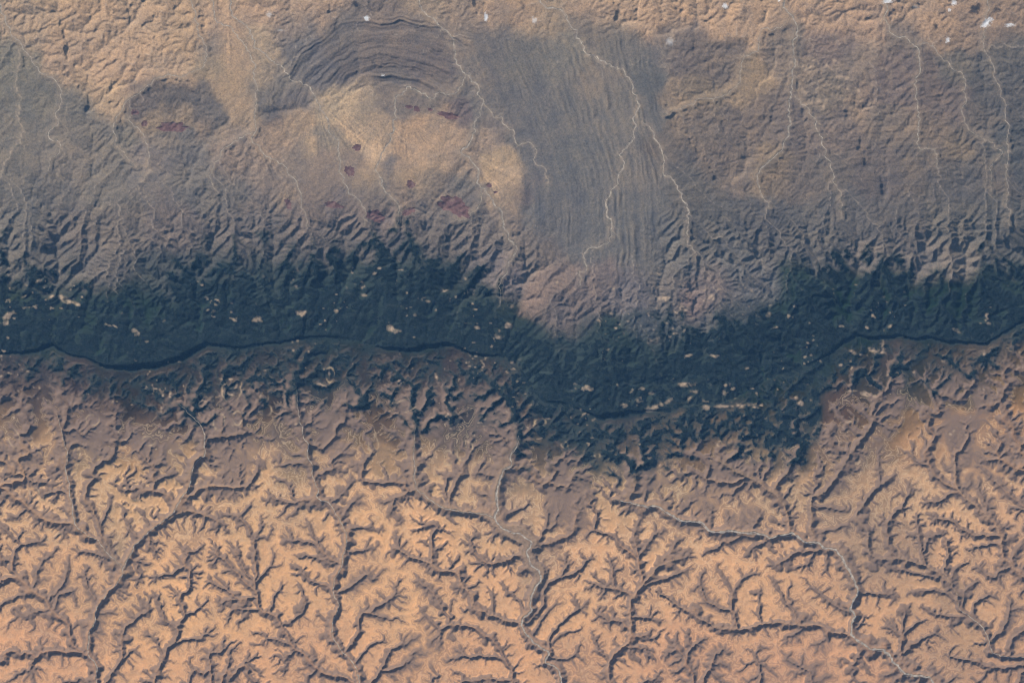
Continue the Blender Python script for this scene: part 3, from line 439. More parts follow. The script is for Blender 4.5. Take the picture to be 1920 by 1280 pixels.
geo=np.stack([up(low[...,k]) for k in range(3)],-1).astype(np.float32)
def ell(L,wob,seed,soft=.25,shrink=.85):
    m=np.zeros((NY,NX),np.float32); nz=fbm(10,3,seed,.75)*wob
    for e in L:
        if e[2]<=0: continue
        shrink=.52 if e[0]<950 and seed==901 else .72 if seed==901 else shrink; e=(e[0],e[1],e[2]*shrink,e[3]*shrink,e[4]); R=max(e[2],e[3])*2.4+6
        i0,i1=int((e[0]-R-X0)/D),int((e[0]+R-X0)/D)+2; j0,j1=int((e[1]-R-Y0)/D),int((e[1]+R-Y0)/D)+2
        a=math.radians(e[4]); x=gx[j0:j1,i0:i1]-e[0]; y=gy[j0:j1,i0:i1]-e[1]
        q=np.hypot((x*math.cos(a)+y*math.sin(a))/e[2],(-x*math.sin(a)+y*math.cos(a))/e[3]*.85)+nz[j0:j1,i0:i1]
        m[j0:j1,i0:i1]=np.maximum(m[j0:j1,i0:i1],sm(1+soft,1-soft,q))
    return m
n3f=fbm(16,3,981); n3g=fbm(16,3,982)
clearing=ell(CLEAR,1.25,901,.8,.66)*sm(-.9,.5,fbm(5,3,907)+.2)
clearing=np.maximum(clearing,.75*np.clip(blob(1565,150,120,75,3)+.8*blob(1250,80,40,40,3)+.5*blob(1640,60,50,30),0,1)*sm(.25,.8,fbm(8,3,971,.7)))
fleck=sm(1.1,1.4,lat(3.4,2.6,991)+.35*fbm(30,3,993)+.1)*sm(0,.5,fbm(50,3,995)+.05)
clearing=np.maximum(clearing,.8*fleck*(gy>500)*(gy<835))
streak=np.zeros((NY,NX),np.float32)
for k,(a_x,a_y,L_,a0,a1) in enumerate(FANS):
    x=gx+3*n3f-a_x; y=gy+3*n3g-a_y; r_=np.hypot(x,y)+1e-3; th=np.degrees(np.arctan2(y,x)); q=np.random.RandomState(k+60).uniform(-1,1,900)
    f=np.interp(th*.55+r_*.01+300,np.arange(900),q)*.6+np.interp(th*1.4+500,np.arange(900),q)*.6*sm(20,60,r_)
    streak+=f*sm(L_,L_*.35,r_)*sm(0,12,th-a0)*sm(0,12,a1-th)
def ringm():
    m=np.zeros((NY,NX),np.float32); nz=fbm(16,3,931)*.30
    for e in RINGS:
        if e[2]<=0: continue
        a=math.radians(e[4]); x=gx-e[0]; y=gy-e[1]
        q=np.hypot((x*math.cos(a)+y*math.sin(a))/e[2],(-x*math.sin(a)+y*math.cos(a))/e[3])+nz
        m=np.maximum(m,np.exp(-((q-1)*min(e[2],e[3])/1.1)**2)*(.45+.45*np.sin(np.arctan2(y,x)*2+e[0])))
    return m
rings=ringm()
# woods: density from 0 to 1
wt=np.array(WOOD,float); top=np.interp(gx[0],wt[:,0],wt[:,1]); bot=np.interp(gx[0],wt[:,0],wt[:,2])
nn=fbm(44,4,951,.6); n3=fbm(12,3,961,.65)
slopeN=np.gradient(blur(zH,3),axis=0)/ (D*M)      # rises to the south: faces north
relh=zH-blur(zH,14)
gyr,gxr=np.gradient(blur(zH,2.5),D*M)
lit=np.clip((-gxr*.6-gyr*.8)*-1*-1,-.6,.6)      # ground falling toward the south-east is the drier side
wN=sm(-38,62,gy-top[None,:]+nn*40+n3*36-relh*.22-lit*34)
wS=1.15*sm(34,-22,gy-bot[None,:]+nn*44+n3*34)*np.clip(.45+ .55*sm(6,-4,dd)+.35*sm(965,1030,gx+45*nn+20*n3)*sm(1610,1530,gx+20*n3)-relh*.004-lit*1.3+nn*.3+n3*.3,0,1)
wood=np.clip(wN*wS*(1-.55*np.clip(lit*2.2,0,1)*(.6+.6*nn)),0,1)
wood=wood*(1-.55*blob(1110,565,35,55,4))*(1-.5*blob(1020,600,50,40,4))*(1-.6*blob(1225,650,25,40,4))*(1-.3*blob(1300,740,120,40,4))
wood=wood*(1-.85*blob(205,520,30,55,4))
wood=wood*(1-.85*sm(-8,16,gx-1536-16*n3)*.8*sm(1640,1580,gx)*sm(722,740,gy))
wood=np.clip(wood+.42*blob(1465,795,60,55,2.4)*sm(2,-3,gx-1536-3*n3)*(.7+1.3*n3),0,1)
wood=wood*(1-.95*clearing)*(1-.8*rings)
# =================== the scene ===================
import bpy, bmesh
from mathutils import Vector, noise as mnoise
for k_ in ('S0','n2','dd_','st'): globals().pop(k_,None)
sc=bpy.context.scene; col=sc.collection
def tag(o,label,cat,kind=None,group=None):
    o['label']=label; o['category']=cat
    if kind: o['kind']=kind
    if group: o['group']=group
    return o
W=lambda x,y:((x-960.)*M,(640.-y)*M)

# ---- node helpers
def mat(name):
    m=bpy.data.materials.new(name); m.use_nodes=True; nt=m.node_tree; nt.nodes.clear()
    return m,nt
class NT:
    def __init__(s,nt): s.nt=nt
    def n(s,t,**k):
        a=s.nt.nodes.new(t)
        for q,v in k.items():
            if q[0]!='_': setattr(a,q,v)
        return a
    def l(s,a,b): s.nt.links.new(a,b)
    def val(s,node,i,v):
        if isinstance(v,bpy.types.NodeSocket): s.l(v,node.inputs[i])
        elif v is not None: node.inputs[i].default_value=v
    def math(s,op,a,b=None,c=None,clamp=False):
        m=s.n('ShaderNodeMath',operation=op,use_clamp=clamp); s.val(m,0,a); s.val(m,1,b); s.val(m,2,c); return m.outputs[0]
    def mix(s,f,a,b,mode='MIX'):
        m=s.n('ShaderNodeMix',data_type='RGBA',blend_type=mode); s.val(m,0,f); s.val(m,6,a); s.val(m,7,b); return m.outputs[2]
    def attr(s,name,col=False):
        a=s.n('ShaderNodeAttribute',attribute_name=name); return a.outputs[0] if col else a.outputs[2]
    def noise(s,vec,scale,detail=4,rough=.6,dist=0,dim='3D'):
        t=s.n('ShaderNodeTexNoise',noise_dimensions=dim); 
        if dim=='1D': s.val(t,'W',vec)
        else: s.l(vec,t.inputs['Vector'])
        t.inputs['Scale'].default_value=scale; t.inputs['Detail'].default_value=detail; t.inputs['Roughness'].default_value=rough; t.inputs['Distortion'].default_value=dist
        return t.outputs[0]
    def ramp(s,f,stops,interp='LINEAR'):
        r=s.n('ShaderNodeValToRGB'); r.color_ramp.interpolation=interp; e=r.color_ramp.elements
        while len(e)<len(stops): e.new(.5)
        for q,(p,c) in zip(e,stops):
            q.position=p; q.color=(c,c,c,1) if not isinstance(c,(tuple,list)) else (*c,1)
        s.l(f,r.inputs[0]); return r.outputs[0]
    def mr(s,f,a,b,c,d):
        m=s.n('ShaderNodeMapRange'); s.val(m,0,f)
        for i,v in enumerate((a,b,c,d)): m.inputs[i+1].default_value=v
        return m.outputs[0]
    def vmul(s,v,k):
        m=s.n('ShaderNodeVectorMath',operation='MULTIPLY'); s.l(v,m.inputs[0]); m.inputs[1].default_value=k; return m.outputs[0]
    def out(s,colr,rough=.95,normal=None):
        b=s.n('ShaderNodeBsdfDiffuse'); s.val(b,0,colr); b.inputs[1].default_value=.6
        if normal is not None: s.l(normal,b.inputs['Normal'])
        o=s.n('ShaderNodeOutputMaterial'); s.l(b.outputs[0],o.inputs[0])
    def bump(s,h,dist,strength=1.):
        b=s.n('ShaderNodeBump'); b.inputs['Strength'].default_value=strength; b.inputs['Distance'].default_value=dist; s.l(h,b.inputs['Height']); return b.outputs[0]

WALL=(.170,.116,.084); WOODC=(.026,.036,.033); AIRC=(.20,.50,1.0); AIRD=.058; SUNEL=31.; EXPO=.75
# ---- ground sheet: fine over the surveyed country, coarser and coarser beyond
STEP=1.3
def axis(a,b,lo,hi):
    core=list(np.arange(a,b+.01,STEP)); st=STEP; v=core[-1]
    R=[]
    while v<hi: st*=1.06; st=min(st,4); v+=st; R.append(v)
    while v<hi+3600: st*=1.12; v+=st; R.append(v)
    st=STEP; v=core[0]; L=[]
    while v>lo: st*=1.06; st=min(st,4); v-=st; L.append(v)
    while v>lo-3600: st*=1.12; v-=st; L.append(v)
    return np.array(L[::-1]+core+R)
ax=axis(-14,1934,X0+6,X1-6); ay=axis(-14,1294,Y0+6,Y1-6)
VX,VY=len(ax),len(ay)
def fold(t,n):
    t=np.mod(t,2*n); return np.clip(np.where(t>n,2*n-t,t),0,n-.001)
tx=fold((ax-X0)/D,NX-1); ty=fold((ay-Y0)/D,NY-1)      # the country beyond the survey continues in the same way
def fine(A,sharp=False):
    if sharp:
        return cubic1(cubic1(A,ty,0),tx,1)
    j=ty.astype(int); i=tx.astype(int); v=(ty-j)[:,None].astype(np.float32); u=(tx-i)[None,:].astype(np.float32)
    return (A[j][:,i]*(1-u)+A[j][:,i+1]*u)*(1-v)+(A[j+1][:,i]*(1-u)+A[j+1][:,i+1]*u)*v
blurred=cubic1(cubic1(zH,np.arange(NY,dtype=float),0),np.arange(NX,dtype=float),1)
zF=fine(zH+1.3*(zH-blurred),True)           # smooth reading that keeps the edges crisp
inside=((ax>X0)&(ax<X1))[None,:]&((ay>Y0)&(ay<Y1))[:,None]
fy2=ay; fx2=ax
northF=fine((~south).astype(np.float32))
zF=zF+inside*(lat(2.9,2.9,71,fx2,fy2)*(2.5+3.0*northF)+lat(5.3,5.3,72,fx2,fy2)*(2+4*northF))
zF=zF+inside*fine(np.where(south,sm(25,90,dep),0).astype(np.float32))*lat(3.3,3.3,73,fx2,fy2)*13
zF=zF.astype(np.float32)
def hat(x,y):
    """height of the sheet at map position"""
    i=np.clip(np.searchsorted(ax,x)-1,0,VX-2); j=np.clip(np.searchsorted(ay,y)-1,0,VY-2)
    u=(x-ax[i])/(ax[i+1]-ax[i]); v=(y-ay[j])/(ay[j+1]-ay[j])
    return (zF[j,i]*(1-u)+zF[j,i+1]*u)*(1-v)+(zF[j+1,i]*(1-u)+zF[j+1,i+1]*u)*v
def sheet(name,vx,vy,vz,quads,material):
    me=bpy.data.meshes.new(name); nv=len(vx)
    me.vertices.add(nv); co=np.empty((nv,3),np.float32); co[:,0]=(vx-960)*M; co[:,1]=(640-vy)*M; co[:,2]=vz
    me.vertices.foreach_set('co',co.ravel())
    nq=len(quads); me.loops.add(nq*4); me.loops.foreach_set('vertex_index',quads.astype(np.int32).ravel())
    me.polygons.add(nq); me.polygons.foreach_set('loop_start',np.arange(0,nq*4,4,dtype=np.int32)); me.polygons.foreach_set('loop_total',np.full(nq,4,np.int32))
    me.update(calc_edges=True); me.polygons.foreach_set('use_smooth',np.ones(nq,bool))
    me.materials.append(material); o=bpy.data.objects.new(name,me); col.objects.link(o); return o
def fattr(me,name,a):
    t=me.attributes.new(name,'FLOAT','POINT'); t.data.foreach_set('value',np.ascontiguousarray(a,np.float32).ravel())
def cattr(me,name,a):
    t=me.attributes.new(name,'FLOAT_COLOR','POINT'); b=np.ones((len(a),4),np.float32); b[:,:3]=a; t.data.foreach_set('color',b.ravel())


def rockof(c):
    """the survey notes how sunlit ground looks from above through the air; the rock's own colour is a little darker and redder"""
    return np.clip((c-HAZE_LIFT)/SUN_GAIN,.004,.8)
HAZE_LIFT=np.array([.014,.024,.040],np.float32); SUN_GAIN=np.array([1.08,1.12,1.22],np.float32)
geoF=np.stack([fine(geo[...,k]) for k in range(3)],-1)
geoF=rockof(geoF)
dip=(1950-np.clip(fine(dd),0,900)*.55)
southF=1-northF; 
sdF=np.where(southF>.5,dip-zF,0)
hardF=fine(np.where(south,1-.75*nearcrest,0).astype(np.float32))
woodF=fine(wood.astype(np.float32)); clearF=fine(clearing); ringF=fine(rings.astype(np.float32))
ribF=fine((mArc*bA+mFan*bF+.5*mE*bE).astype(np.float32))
accN=fine(np.where(~south,np.clip((An-4.9)/3.2,0,1)*(1-.7*mFan*(1-np.clip((An-7)/2,0,1))),0).astype(np.float32))
q0=(np.arange(VY-1)[:,None]*VX+np.arange(VX-1)[None,:])
quads=np.stack([q0,q0+VX,q0+VX+1,q0+1],-1).reshape(-1,4)
vx=np.broadcast_to(ax[None,:],(VY,VX)).ravel(); vy=np.broadcast_to(ay[:,None],(VY,VX)).ravel()

# ---- ground material
gm,nt=mat('desert_rock'); t=NT(nt)
co=t.n('ShaderNodeTexCoord').outputs['Object']
rock=t.attr('rock',True); bed=t.attr('bed'); hard=t.attr('hard'); wd=t.attr('wood'); cle=t.attr('clearing'); rng=t.attr('ring'); rib=t.attr('rib'); wash=t.attr('wash'); bank=t.attr('bank'); stk=t.attr('streak'); rim=t.attr('rim')
nA=t.noise(co,1/1600.,5,.62,.4); nB=t.noise(co,1/420.,5,.65,.2); nC=t.noise(t.vmul(co,(1,.35,1)),1/260.,4,.6,.8); nD=t.noise(co,1/150.,4,.75,.5)
c=rock
c=t.mix(t.mr(nA,.35,.68,0,.55),c,t.mix(1.,c,(1.22,1.13,1.02,1),'MULTIPLY'))
c=t.mix(t.mr(nA,.62,.36,0,.55),c,t.mix(1.,c,(.76,.80,.88,1),'MULTIPLY'))
c=t.mix(t.mr(nB,.45,.72,0,.5),c,t.mix(1.,c,(.74,.76,.80,1),'MULTIPLY'))
c=t.mix(t.mr(nC,.52,.75,0,.45),c,t.mix(1.,c,(1.28,1.2,1.1,1),'MULTIPLY'))
c=t.mix(t.math('MULTIPLY_ADD',hard,-.55,1.),c,t.ramp(nD,[(.3,(.66,.67,.70)),(.5,(1,1,1)),(.7,(1.32,1.27,1.22))]),'MULTIPLY')
c=t.mix(t.mr(stk,.05,.8,0,.75),c,t.mix(1.,c,(1.45,1.38,1.30,1),'MULTIPLY'))
c=t.mix(t.mr(stk,-.05,-.8,0,.8),c,t.mix(1.,c,(.60,.62,.66,1),'MULTIPLY'))
# beds laid bare in the canyons of the tableland
bd=t.math('ADD',bed,t.mr(nA,.3,.7,-5,5))
wf=t.ramp(t.mr(bd,-40,440,0,1),[(0,0),(.088,0),(.102,.30),(.115,.42),(.128,.10),(.14,.34),(.165,.50),(.2,.80),(.3,.92),(.42,.98),(.6,.84),(.85,.62),(1,.6)])
fine_=t.noise(t.math('MULTIPLY',bd,.11),1.0,3,.7,0,'1D')
wf2=t.math('MULTIPLY',t.math('ADD',wf,t.math('MULTIPLY',t.mr(fine_,.3,.7,-.22,.22),t.mr(bd,0,30,.35,1))),hard,clamp=True)
c=t.mix(wf2,c,(*WALL,1))
pl=t.ramp(t.mr(bd,-60,60,0,1),[(0,0),(.34,0),(.38,.8),(.42,0),(.50,.2),(.54,.9),(.575,0),(.66,0),(.69,.7),(.72,0),(1,0)])
c=t.mix(t.math('MULTIPLY',pl,rim),c,t.mix(.5,t.mix(1.,c,(1.35,1.3,1.2,1),'MULTIPLY'),(.50,.37,.23,1)))
# folded beds on the coastal side
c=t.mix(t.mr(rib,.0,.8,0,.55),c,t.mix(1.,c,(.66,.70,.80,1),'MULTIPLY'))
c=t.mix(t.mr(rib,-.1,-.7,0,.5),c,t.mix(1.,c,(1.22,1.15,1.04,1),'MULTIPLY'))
# pale gravel washed into the larger ravines
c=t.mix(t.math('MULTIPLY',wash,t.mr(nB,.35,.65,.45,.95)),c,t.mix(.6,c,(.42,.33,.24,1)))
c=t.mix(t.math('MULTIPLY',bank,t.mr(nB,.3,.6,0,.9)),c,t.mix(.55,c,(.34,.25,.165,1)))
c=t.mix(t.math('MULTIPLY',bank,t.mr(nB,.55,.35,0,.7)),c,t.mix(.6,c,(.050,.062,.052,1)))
# scattered scrub thickening toward the woods, bare clearings and rings of bare ground
sc_=t.mr(t.noise(co,1/230.,4,.7,.3),.36,.62,0,1)
wmask=t.math('MULTIPLY',t.mr(wd,0,.6,0,.92),t.mr(sc_,0,1,.72,1))
c=t.mix(wmask,c,(*WOODC,1))
c=t.mix(t.math('MULTIPLY',cle,t.mr(nB,.3,.6,.35,1)),c,(.36,.26,.17,1))
c=t.mix(t.math('MULTIPLY',rng,.8),c,(.40,.29,.17,1))
t.out(c,normal=t.bump(t.math('MULTIPLY',t.noise(co,1/190.,6,.7,.3),t.math('MULTIPLY_ADD',hard,-.5,1.)),75.,.9))
ground=sheet('ground',vx,vy,zF.ravel(),quads,gm)
tag(ground,'tan desert tableland cut by branching canyons, grey folded hills and badlands beyond the escarpment','ground','structure')
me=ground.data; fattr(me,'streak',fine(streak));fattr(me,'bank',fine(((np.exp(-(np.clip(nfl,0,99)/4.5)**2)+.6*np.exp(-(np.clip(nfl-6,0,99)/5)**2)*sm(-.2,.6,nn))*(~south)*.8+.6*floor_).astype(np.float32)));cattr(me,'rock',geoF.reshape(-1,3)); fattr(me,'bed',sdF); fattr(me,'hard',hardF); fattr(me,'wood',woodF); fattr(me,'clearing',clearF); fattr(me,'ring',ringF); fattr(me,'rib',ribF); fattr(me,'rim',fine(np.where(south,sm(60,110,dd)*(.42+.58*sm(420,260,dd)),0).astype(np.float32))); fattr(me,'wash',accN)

# ---- woods: closed canopy standing on the slope, thinning out at its edges
fm,nt=mat('juniper_wood'); t=NT(nt)
co=t.n('ShaderNodeTexCoord').outputs['Object']
a=t.noise(t.vmul(co,(.45,1,1)),1/700.,6,.7,.5); b_=t.noise(co,1/150.,4,.7)
c=t.ramp(a,[(.32,(.004,.010,.012)),(.5,(.008,.016,.017)),(.62,(.017,.026,.024)),(.75,(.040,.046,.040))])
c=t.mix(t.mr(b_,.4,.75,0,.7),c,(.034,.038,.038,1))
t.out(c,normal=t.bump(t.noise(co,1/130.,5,.7),60.,.9))
wq=woodF.ravel()[quads].mean(1)
nzq=(lat(4.2,4.2,81,fx2,fy2)*.6+lat(2.1,2.1,82,fx2,fy2)*.5+lat(11,7,83,fx2,fy2)*.35).ravel()[quads[:,0]]
inq=inside.ravel()[quads].all(1)
sel=(wq>.70+nzq*.34)&inq&(clearF.ravel()[quads].max(1)<.25)&(ringF.ravel()[quads].max(1)<.35)
fq=quads[sel]; uq,inv=np.unique(fq,return_inverse=True)
top_=12+6*np.random.RandomState(5).rand(len(uq))
wood_o=sheet('forest',vx[uq],vy[uq],zF.ravel()[uq]+top_,inv.reshape(-1,4),fm)
tag(wood_o,'dark green mountain forest along the crest of the escarpment','forest','stuff')

# ---- dry riverbeds
sm_,nt=mat('wadi_gravel'); t=NT(nt)
co=t.n('ShaderNodeTexCoord').outputs['Object']
c=t.ramp(t.noise(co,1/260.,5,.7,.4),[(.3,(.18,.15,.12)),(.5,(.32,.265,.205)),(.7,(.48,.41,.31))])
t.out(c,normal=t.bump(t.noise(co,1/120.,3,.6),12.,.6))
def ribbon(R,w,seed,side=0.):
    """verts of a draped strip along R"""
    r=np.random.RandomState(seed); s=np.arange(len(R))
    tg=np.gradient(R,axis=0); tg/=np.linalg.norm(tg,axis=1)[:,None]+1e-9; nrm=np.c_[-tg[:,1],tg[:,0]]
    k=r.uniform(-1,1,len(R)//3+9); wob=np.interp(s/3.,np.arange(len(k)),k); k2=r.uniform(-1,1,len(R)//7+9); bra=np.interp(s/7.,np.arange(len(k2)),k2)
    ww=w*(1+.7*wob)*np.clip(s/110.+.2,0,1)*np.clip((len(R)-s+3)/25.,.35,1)
    C=R+nrm*(side*(.6+bra)*w)[:,None]
    return [C+nrm*(ww*q)[:,None] for q in (-.5,-.17,.17,.5)]
def river(R,w,label,strands):
    V=[];F=[];base=0
    for q,(ws,sd_) in enumerate(strands):
        L=ribbon(R,w*ws,len(R)+q,sd_/ws if ws else 0); n=len(R)
        P=np.stack(L,1).reshape(-1,2); z=hat(P[:,0],P[:,1]).reshape(n,4); zc_=z.max(1)
        z=np.maximum(z,z.mean(1)[:,None])+26+q*2.
        V.append(np.c_[P,z.ravel()])
        a=(np.arange(n-1)[:,None]*4+np.arange(3)[None,:]).reshape(-1)+base
        F.append(np.stack([a,a+4,a+5,a+1],-1)); base+=n*4
    V=np.vstack(V); F=np.vstack(F)
    o=sheet('riverbed',V[:,0],V[:,1],V[:,2],F,sm_); return tag(o,label,'riverbed','structure','dry riverbeds')
def crop(R,m=60):
    k=(R[:,0]>-m)&(R[:,0]<1920+m)&(R[:,1]>-m)&(R[:,1]<1280+m); return R[k]
vis=[i for i,(w,p) in enumerate(S_RIV) if w>=1.5]
lab=['thin pale riverbed in the far left canyon, ending at a canyon junction','pale riverbed winding down the widest canyon on the left','thin riverbed in the narrow canyon left of the broad central one','bright riverbed winding down the broad central canyon to the bottom edge','thin riverbed in the side canyon joining the central canyon from the upper left','bright cream riverbed sweeping across the lower right tableland']
wid=[1.1,1.3,1.1,2.2,1.1,2.8]
for q,i in enumerate(vis):
    R=crop(srv[i][1])[[0,0,30,95,0,0][q]:]; river(R,wid[q],lab[q],[(1,0)] if wid[q]<2 else [(1,0),(.35,.9)])
i9=[i for i,(w,p) in enumerate(S_RIV) if p[0]==(1773,1013)][0]
R=crop(srv[i9][1]); river(R[95:],1.2,'thin pale riverbed in the canyon at the lower right edge',[(1,0)])
labN=['long pale river course curving past the rounded dome of folded beds','short sandy wash joining the long central river course below the pale fan','sandy wash crossing the pale basin and bending round under the arched ridges','looping wash in the grey hills just right of the pale basin','long pale river course through the straight-ribbed grey hills right of centre','braided wash branching right from the long river course in the straight-ribbed hills','braided river course through the brown hills reaching the top edge under the tan badlands','thin wash branching right off the braided course in the brown hills','sandy wash running diagonally along a tan patch left of the braided course','river course in the right-hand brown hills leading up to clouds at the top edge','thin wash at the right, looping down between grey ribbed hills','thin straight wash along the far right edge','short wash joining the far right straight wash from below','river course in the upper left corner beside the tan badlands','dark narrow wash near the left edge','pale wash from the sandy plain past the tip of the grey ridge and down the fan','thin wash running straight down the sandy plain and fanning out to the right','pale wash curving left from the foot of the sandy plain','wash looping round the left side of the dark oval hill','thin wash below the dark oval hill']
for q,(w,R) in enumerate(nrv):
    R=crop(R)
    if q==14: continue
    river(R,.45+.65*w,labN[q],[(.8,0),(.35,.8)] if w<1.2 else [(.7,0),(.4,1.0),(.3,-1.1),(.25,.5)])

# ---- dark red lava hills
lm,nt=mat('red_lava'); t=NT(nt)
co=t.n('ShaderNodeTexCoord').outputs['Object']
c=t.ramp(t.noise(co,1/420.,5,.65,.3),[(.3,(.080,.050,.050)),(.5,(.125,.070,.064)),(.7,(.18,.12,.10))])
t.out(c,normal=t.bump(t.noise(co,1/160.,5,.65),26.,.8))
def hill(e,k):
    cx,cy,rx,ry,a=e; r=np.random.RandomState(k+40); n=72; m=max(4,int(max(rx,ry)/1.1)); a=math.radians(a)
    ph=r.uniform(0,6.28,16); am=r.uniform(.4,1,16)/np.arange(1,17)**.55
    V=[(cx,cy,0.)]; 
    for i in range(1,m+1):
        q=i/m
        for j in range(n):
            th=2*math.pi*j/n; R_=1+.17*sum(am[w]*math.sin((w+2)*th+ph[w]) for w in range(16))*min(1,q*1.4)
            x=rx*q*R_*math.cos(th); y=ry*q*R_*math.sin(th)
            V.append((cx+x*math.cos(a)-y*math.sin(a),cy+x*math.sin(a)+y*math.cos(a),q))
    V=np.array(V); h0=hat(V[:,0],V[:,1]); H=22+3.2*min(rx,ry)
    z=h0+ (1-V[:,2]**2.5)*H*.55 +(1-V[:,2]**6)*14 - 8*(V[:,2]>.99) + r.uniform(-1,1,len(V))*5*(V[:,2]<.95)
    F=[]; 
    me=bpy.data.meshes.new('lava_hill'); P=np.c_[(V[:,0]-960)*M,(640-V[:,1])*M,z]
    for j in range(n): F.append((0,1+(j+1)%n,1+j))
    for i in range(m-1):
        for j in range(n):
            b0=1+i*n; F.append((b0+j,b0+(j+1)%n,b0+n+(j+1)%n,b0+n+j))
    me.from_pydata(P.tolist(),[],F); me.update()
    if me.polygons[0].normal.z<0: me.flip_normals()
    me.shade_smooth(); me.materials.append(lm); o=bpy.data.objects.new('lava_hill',me); col.objects.link(o); return o
hl={0:'largest dark lava patch inside the dark oval hill at upper left',1:'small dark lava patch at the left end of the oval hill',2:'small dark lava patch just left of the largest one on the oval hill',5:'long dark lava ridge beside the bend of the central river course',7:'largest dark red lava patch, below the pale basin',8:'broad red lava patch left of the largest one, between two washes',6:'dark squarish lava patch alone on the pale left part of the basin'}
for k,e in enumerate(LAVA):
    o=hill(e,k); L=hl.get(k)
    if L is None:
        o['group']='small dark red lava patches'; L='small dark red lava patch in or around the pale basin'
        tag(o,L,'hill','structure','small dark red lava patches')
    else: tag(o,L,'hill','structure')

# ---- clouds
cm,nt=mat('cloud_vapour'); t=NT(nt)
co=t.n('ShaderNodeTexCoord').outputs['Object']
ln=t.n('ShaderNodeVectorMath',operation='LENGTH'); t.l(t.vmul(co,(1,1,1.0)),ln.inputs[0])
oi=t.n('ShaderNodeObjectInfo')
ad=t.n('ShaderNodeVectorMath',operation='ADD'); t.l(co,ad.inputs[0]); 
cb=t.n('ShaderNodeCombineXYZ'); 
for i_,k_ in enumerate((37.,91.,53.)): t.l(t.math('MULTIPLY',oi.outputs['Random'],k_),cb.inputs[i_])
t.l(cb.outputs[0],ad.inputs[1])
nn_=t.noise(ad.outputs[0],1.7,4,.62)
den_=t.math('SUBTRACT',t.math('ADD',t.math('SUBTRACT',1.,ln.outputs[1]),t.math('MULTIPLY',t.math('SUBTRACT',nn_,.5),2.6)),.32)
tha=t.n('ShaderNodeAttribute',attribute_name='thick',attribute_type='OBJECT')
dn=t.math('MULTIPLY',t.math('MULTIPLY',den_,2.0,clamp=True),tha.outputs[2])
pv=t.n('ShaderNodeVolumePrincipled'); pv.inputs['Color'].default_value=(.98,.98,.98,1); t.l(dn,pv.inputs['Density']); pv.inputs['Anisotropy'].default_value=.2
mo=t.n('ShaderNodeOutputMaterial'); t.l(pv.outputs[0],mo.inputs['Volume'])
CL=[(688,35,9,8,1.,'small cloud over the left arm of the arched ridges'),(911,33,7,12,1.3,'upright white cloud above the straight-ribbed grey hills'),(1001,38,9,9,.35,'faint thin cloud over the tan strip right of the upright cloud'),(718,142,6,4,.8,'tiny cloud over the arched dark ridges of the dome'),
(1359,12,9,9,.8,'small cloud over the tan badlands at the top right of centre'),(1460,0,6,6,1.2,'tiny cloud cut by the top edge beside a river course'),(1664,1,17,9,1.6,'bright cloud cut by the top edge above a right-hand river course'),(1787,6,8,8,1.,'upper one of a pair of small clouds near the top right'),(1779,20,6,5,.9,'lower one of a pair of small clouds near the top right'),
(1849,43,17,10,1.7,'largest white cloud at the top right, ragged and slanting'),(1892,48,15,6,1.,'flat elongated cloud right of the largest cloud'),(1776,76,7,8,1.1,'round little cloud below the others at the top right'),(505,28,12,9,.18,'faint wisp of cloud over the tan hills at the top left of centre'),(525,58,16,5,.14,'thin flat wisp of cloud beside the folded grey ridge'),(1255,78,14,12,.14,'faint wisp of cloud over the brown hills'),(1716,14,10,6,.1,'very faint wisp at the top right between two clouds')]
for k,(x,y,a,b2,th,L) in enumerate(CL):
    bm=bmesh.new(); bmesh.ops.create_icosphere(bm,subdivisions=4,radius=1.35)
    for v in bm.verts:
        q=v.co.normalized(); f=1+.12*mnoise.noise(q*2.2+Vector((k*7.,0,0))); v.co=v.co*f
    me=bpy.data.meshes.new('cloud'); bm.to_mesh(me); bm.free(); me.shade_smooth(); me.materials.append(cm)
    o=bpy.data.objects.new('cloud',me); col.objects.link(o)
    X,Y=W(x,y); o.location=(X,Y,float(hat(np.array([x]),np.array([y]))[0])+1100); o.scale=(a*M*.95,b2*M*.95,min(a,b2)*M*.7)
    if k in(9,): o.rotation_euler[2]=math.radians(32)
    o['thick']=th*.010; tag(o,L,'cloud',None,'small white clouds')

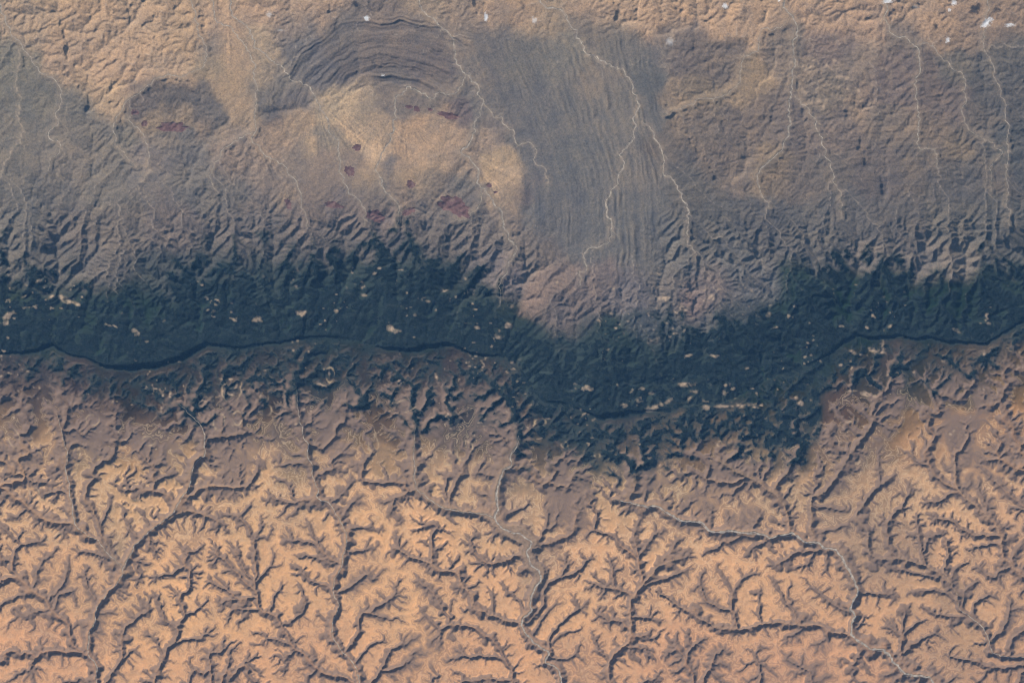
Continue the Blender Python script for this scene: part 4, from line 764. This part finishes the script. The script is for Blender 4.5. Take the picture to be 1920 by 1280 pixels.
# ---- light
SUN_EL=math.radians(SUNEL); saz=np.array([.60,-.80])
sdv=Vector((saz[0]*math.cos(SUN_EL),saz[1]*math.cos(SUN_EL),math.sin(SUN_EL)))
sl_=bpy.data.lights.new('sun','SUN'); sl_.energy=4.6; sl_.angle=math.radians(.53); sl_.color=(1,.94,.86)
so_=bpy.data.objects.new('sun',sl_); col.objects.link(so_); so_.rotation_euler=(-sdv).to_track_quat('-Z','Y').to_euler()
w=bpy.data.worlds.new('World'); sc.world=w; w.use_nodes=True; wn=w.node_tree; bg=wn.nodes['Background']
sky=wn.nodes.new('ShaderNodeTexSky'); sky.sky_type='NISHITA'; sky.sun_disc=False; sky.sun_elevation=SUN_EL; sky.sun_rotation=math.atan2(saz[0],saz[1])
wn.links.new(sky.outputs[0],bg.inputs[0]); bg.inputs[1].default_value=.10
# ---- the air
H0=800.; ALT=400000.
EX=(ax[-1]-ax[0])*M/2+3000; cxm=((ax[0]+ax[-1])/2-960)*M; cym=(640-(ay[0]+ay[-1])/2)*M; EY=(ay[-1]-ay[0])*M/2+3000
bm=bmesh.new(); bmesh.ops.create_cube(bm,size=2)
zb=float(zF.min())-1; zt=H0+ALT+2000
me=bpy.data.meshes.new('haze'); bm.to_mesh(me); bm.free(); hz=bpy.data.objects.new('haze',me); col.objects.link(hz)
hz.scale=(EX,EY,(zt-zb)/2); hz.location=(cxm,cym,(zt+zb)/2)
hm,nt=mat('air'); t=NT(nt); pv=t.n('ShaderNodeVolumePrincipled'); pv.inputs['Color'].default_value=(*AIRC,1); pv.inputs['Density'].default_value=AIRD/ALT; pv.inputs['Anisotropy'].default_value=0.
mo=t.n('ShaderNodeOutputMaterial'); t.l(pv.outputs[0],mo.inputs['Volume']); me.materials.append(hm); tag(hz,'thin blue haze of the air between the camera and the land','haze','stuff')
# ---- camera
cd=bpy.data.cameras.new('camera'); cam=bpy.data.objects.new('camera',cd); col.objects.link(cam); sc.camera=cam
cam.location=(0,0,H0+ALT); cd.sensor_width=36; cd.lens=36*ALT/96000.; cd.clip_start=100; cd.clip_end=3e6
vs=sc.view_settings; vs.view_transform='Standard'; vs.look='None'; vs.exposure=EXPO; vs.gamma=1; vs.use_curve_mapping=False
sc.cycles.volume_bounces=2; sc.cycles.filter_width=1.1
print('built',time.time()-T0)
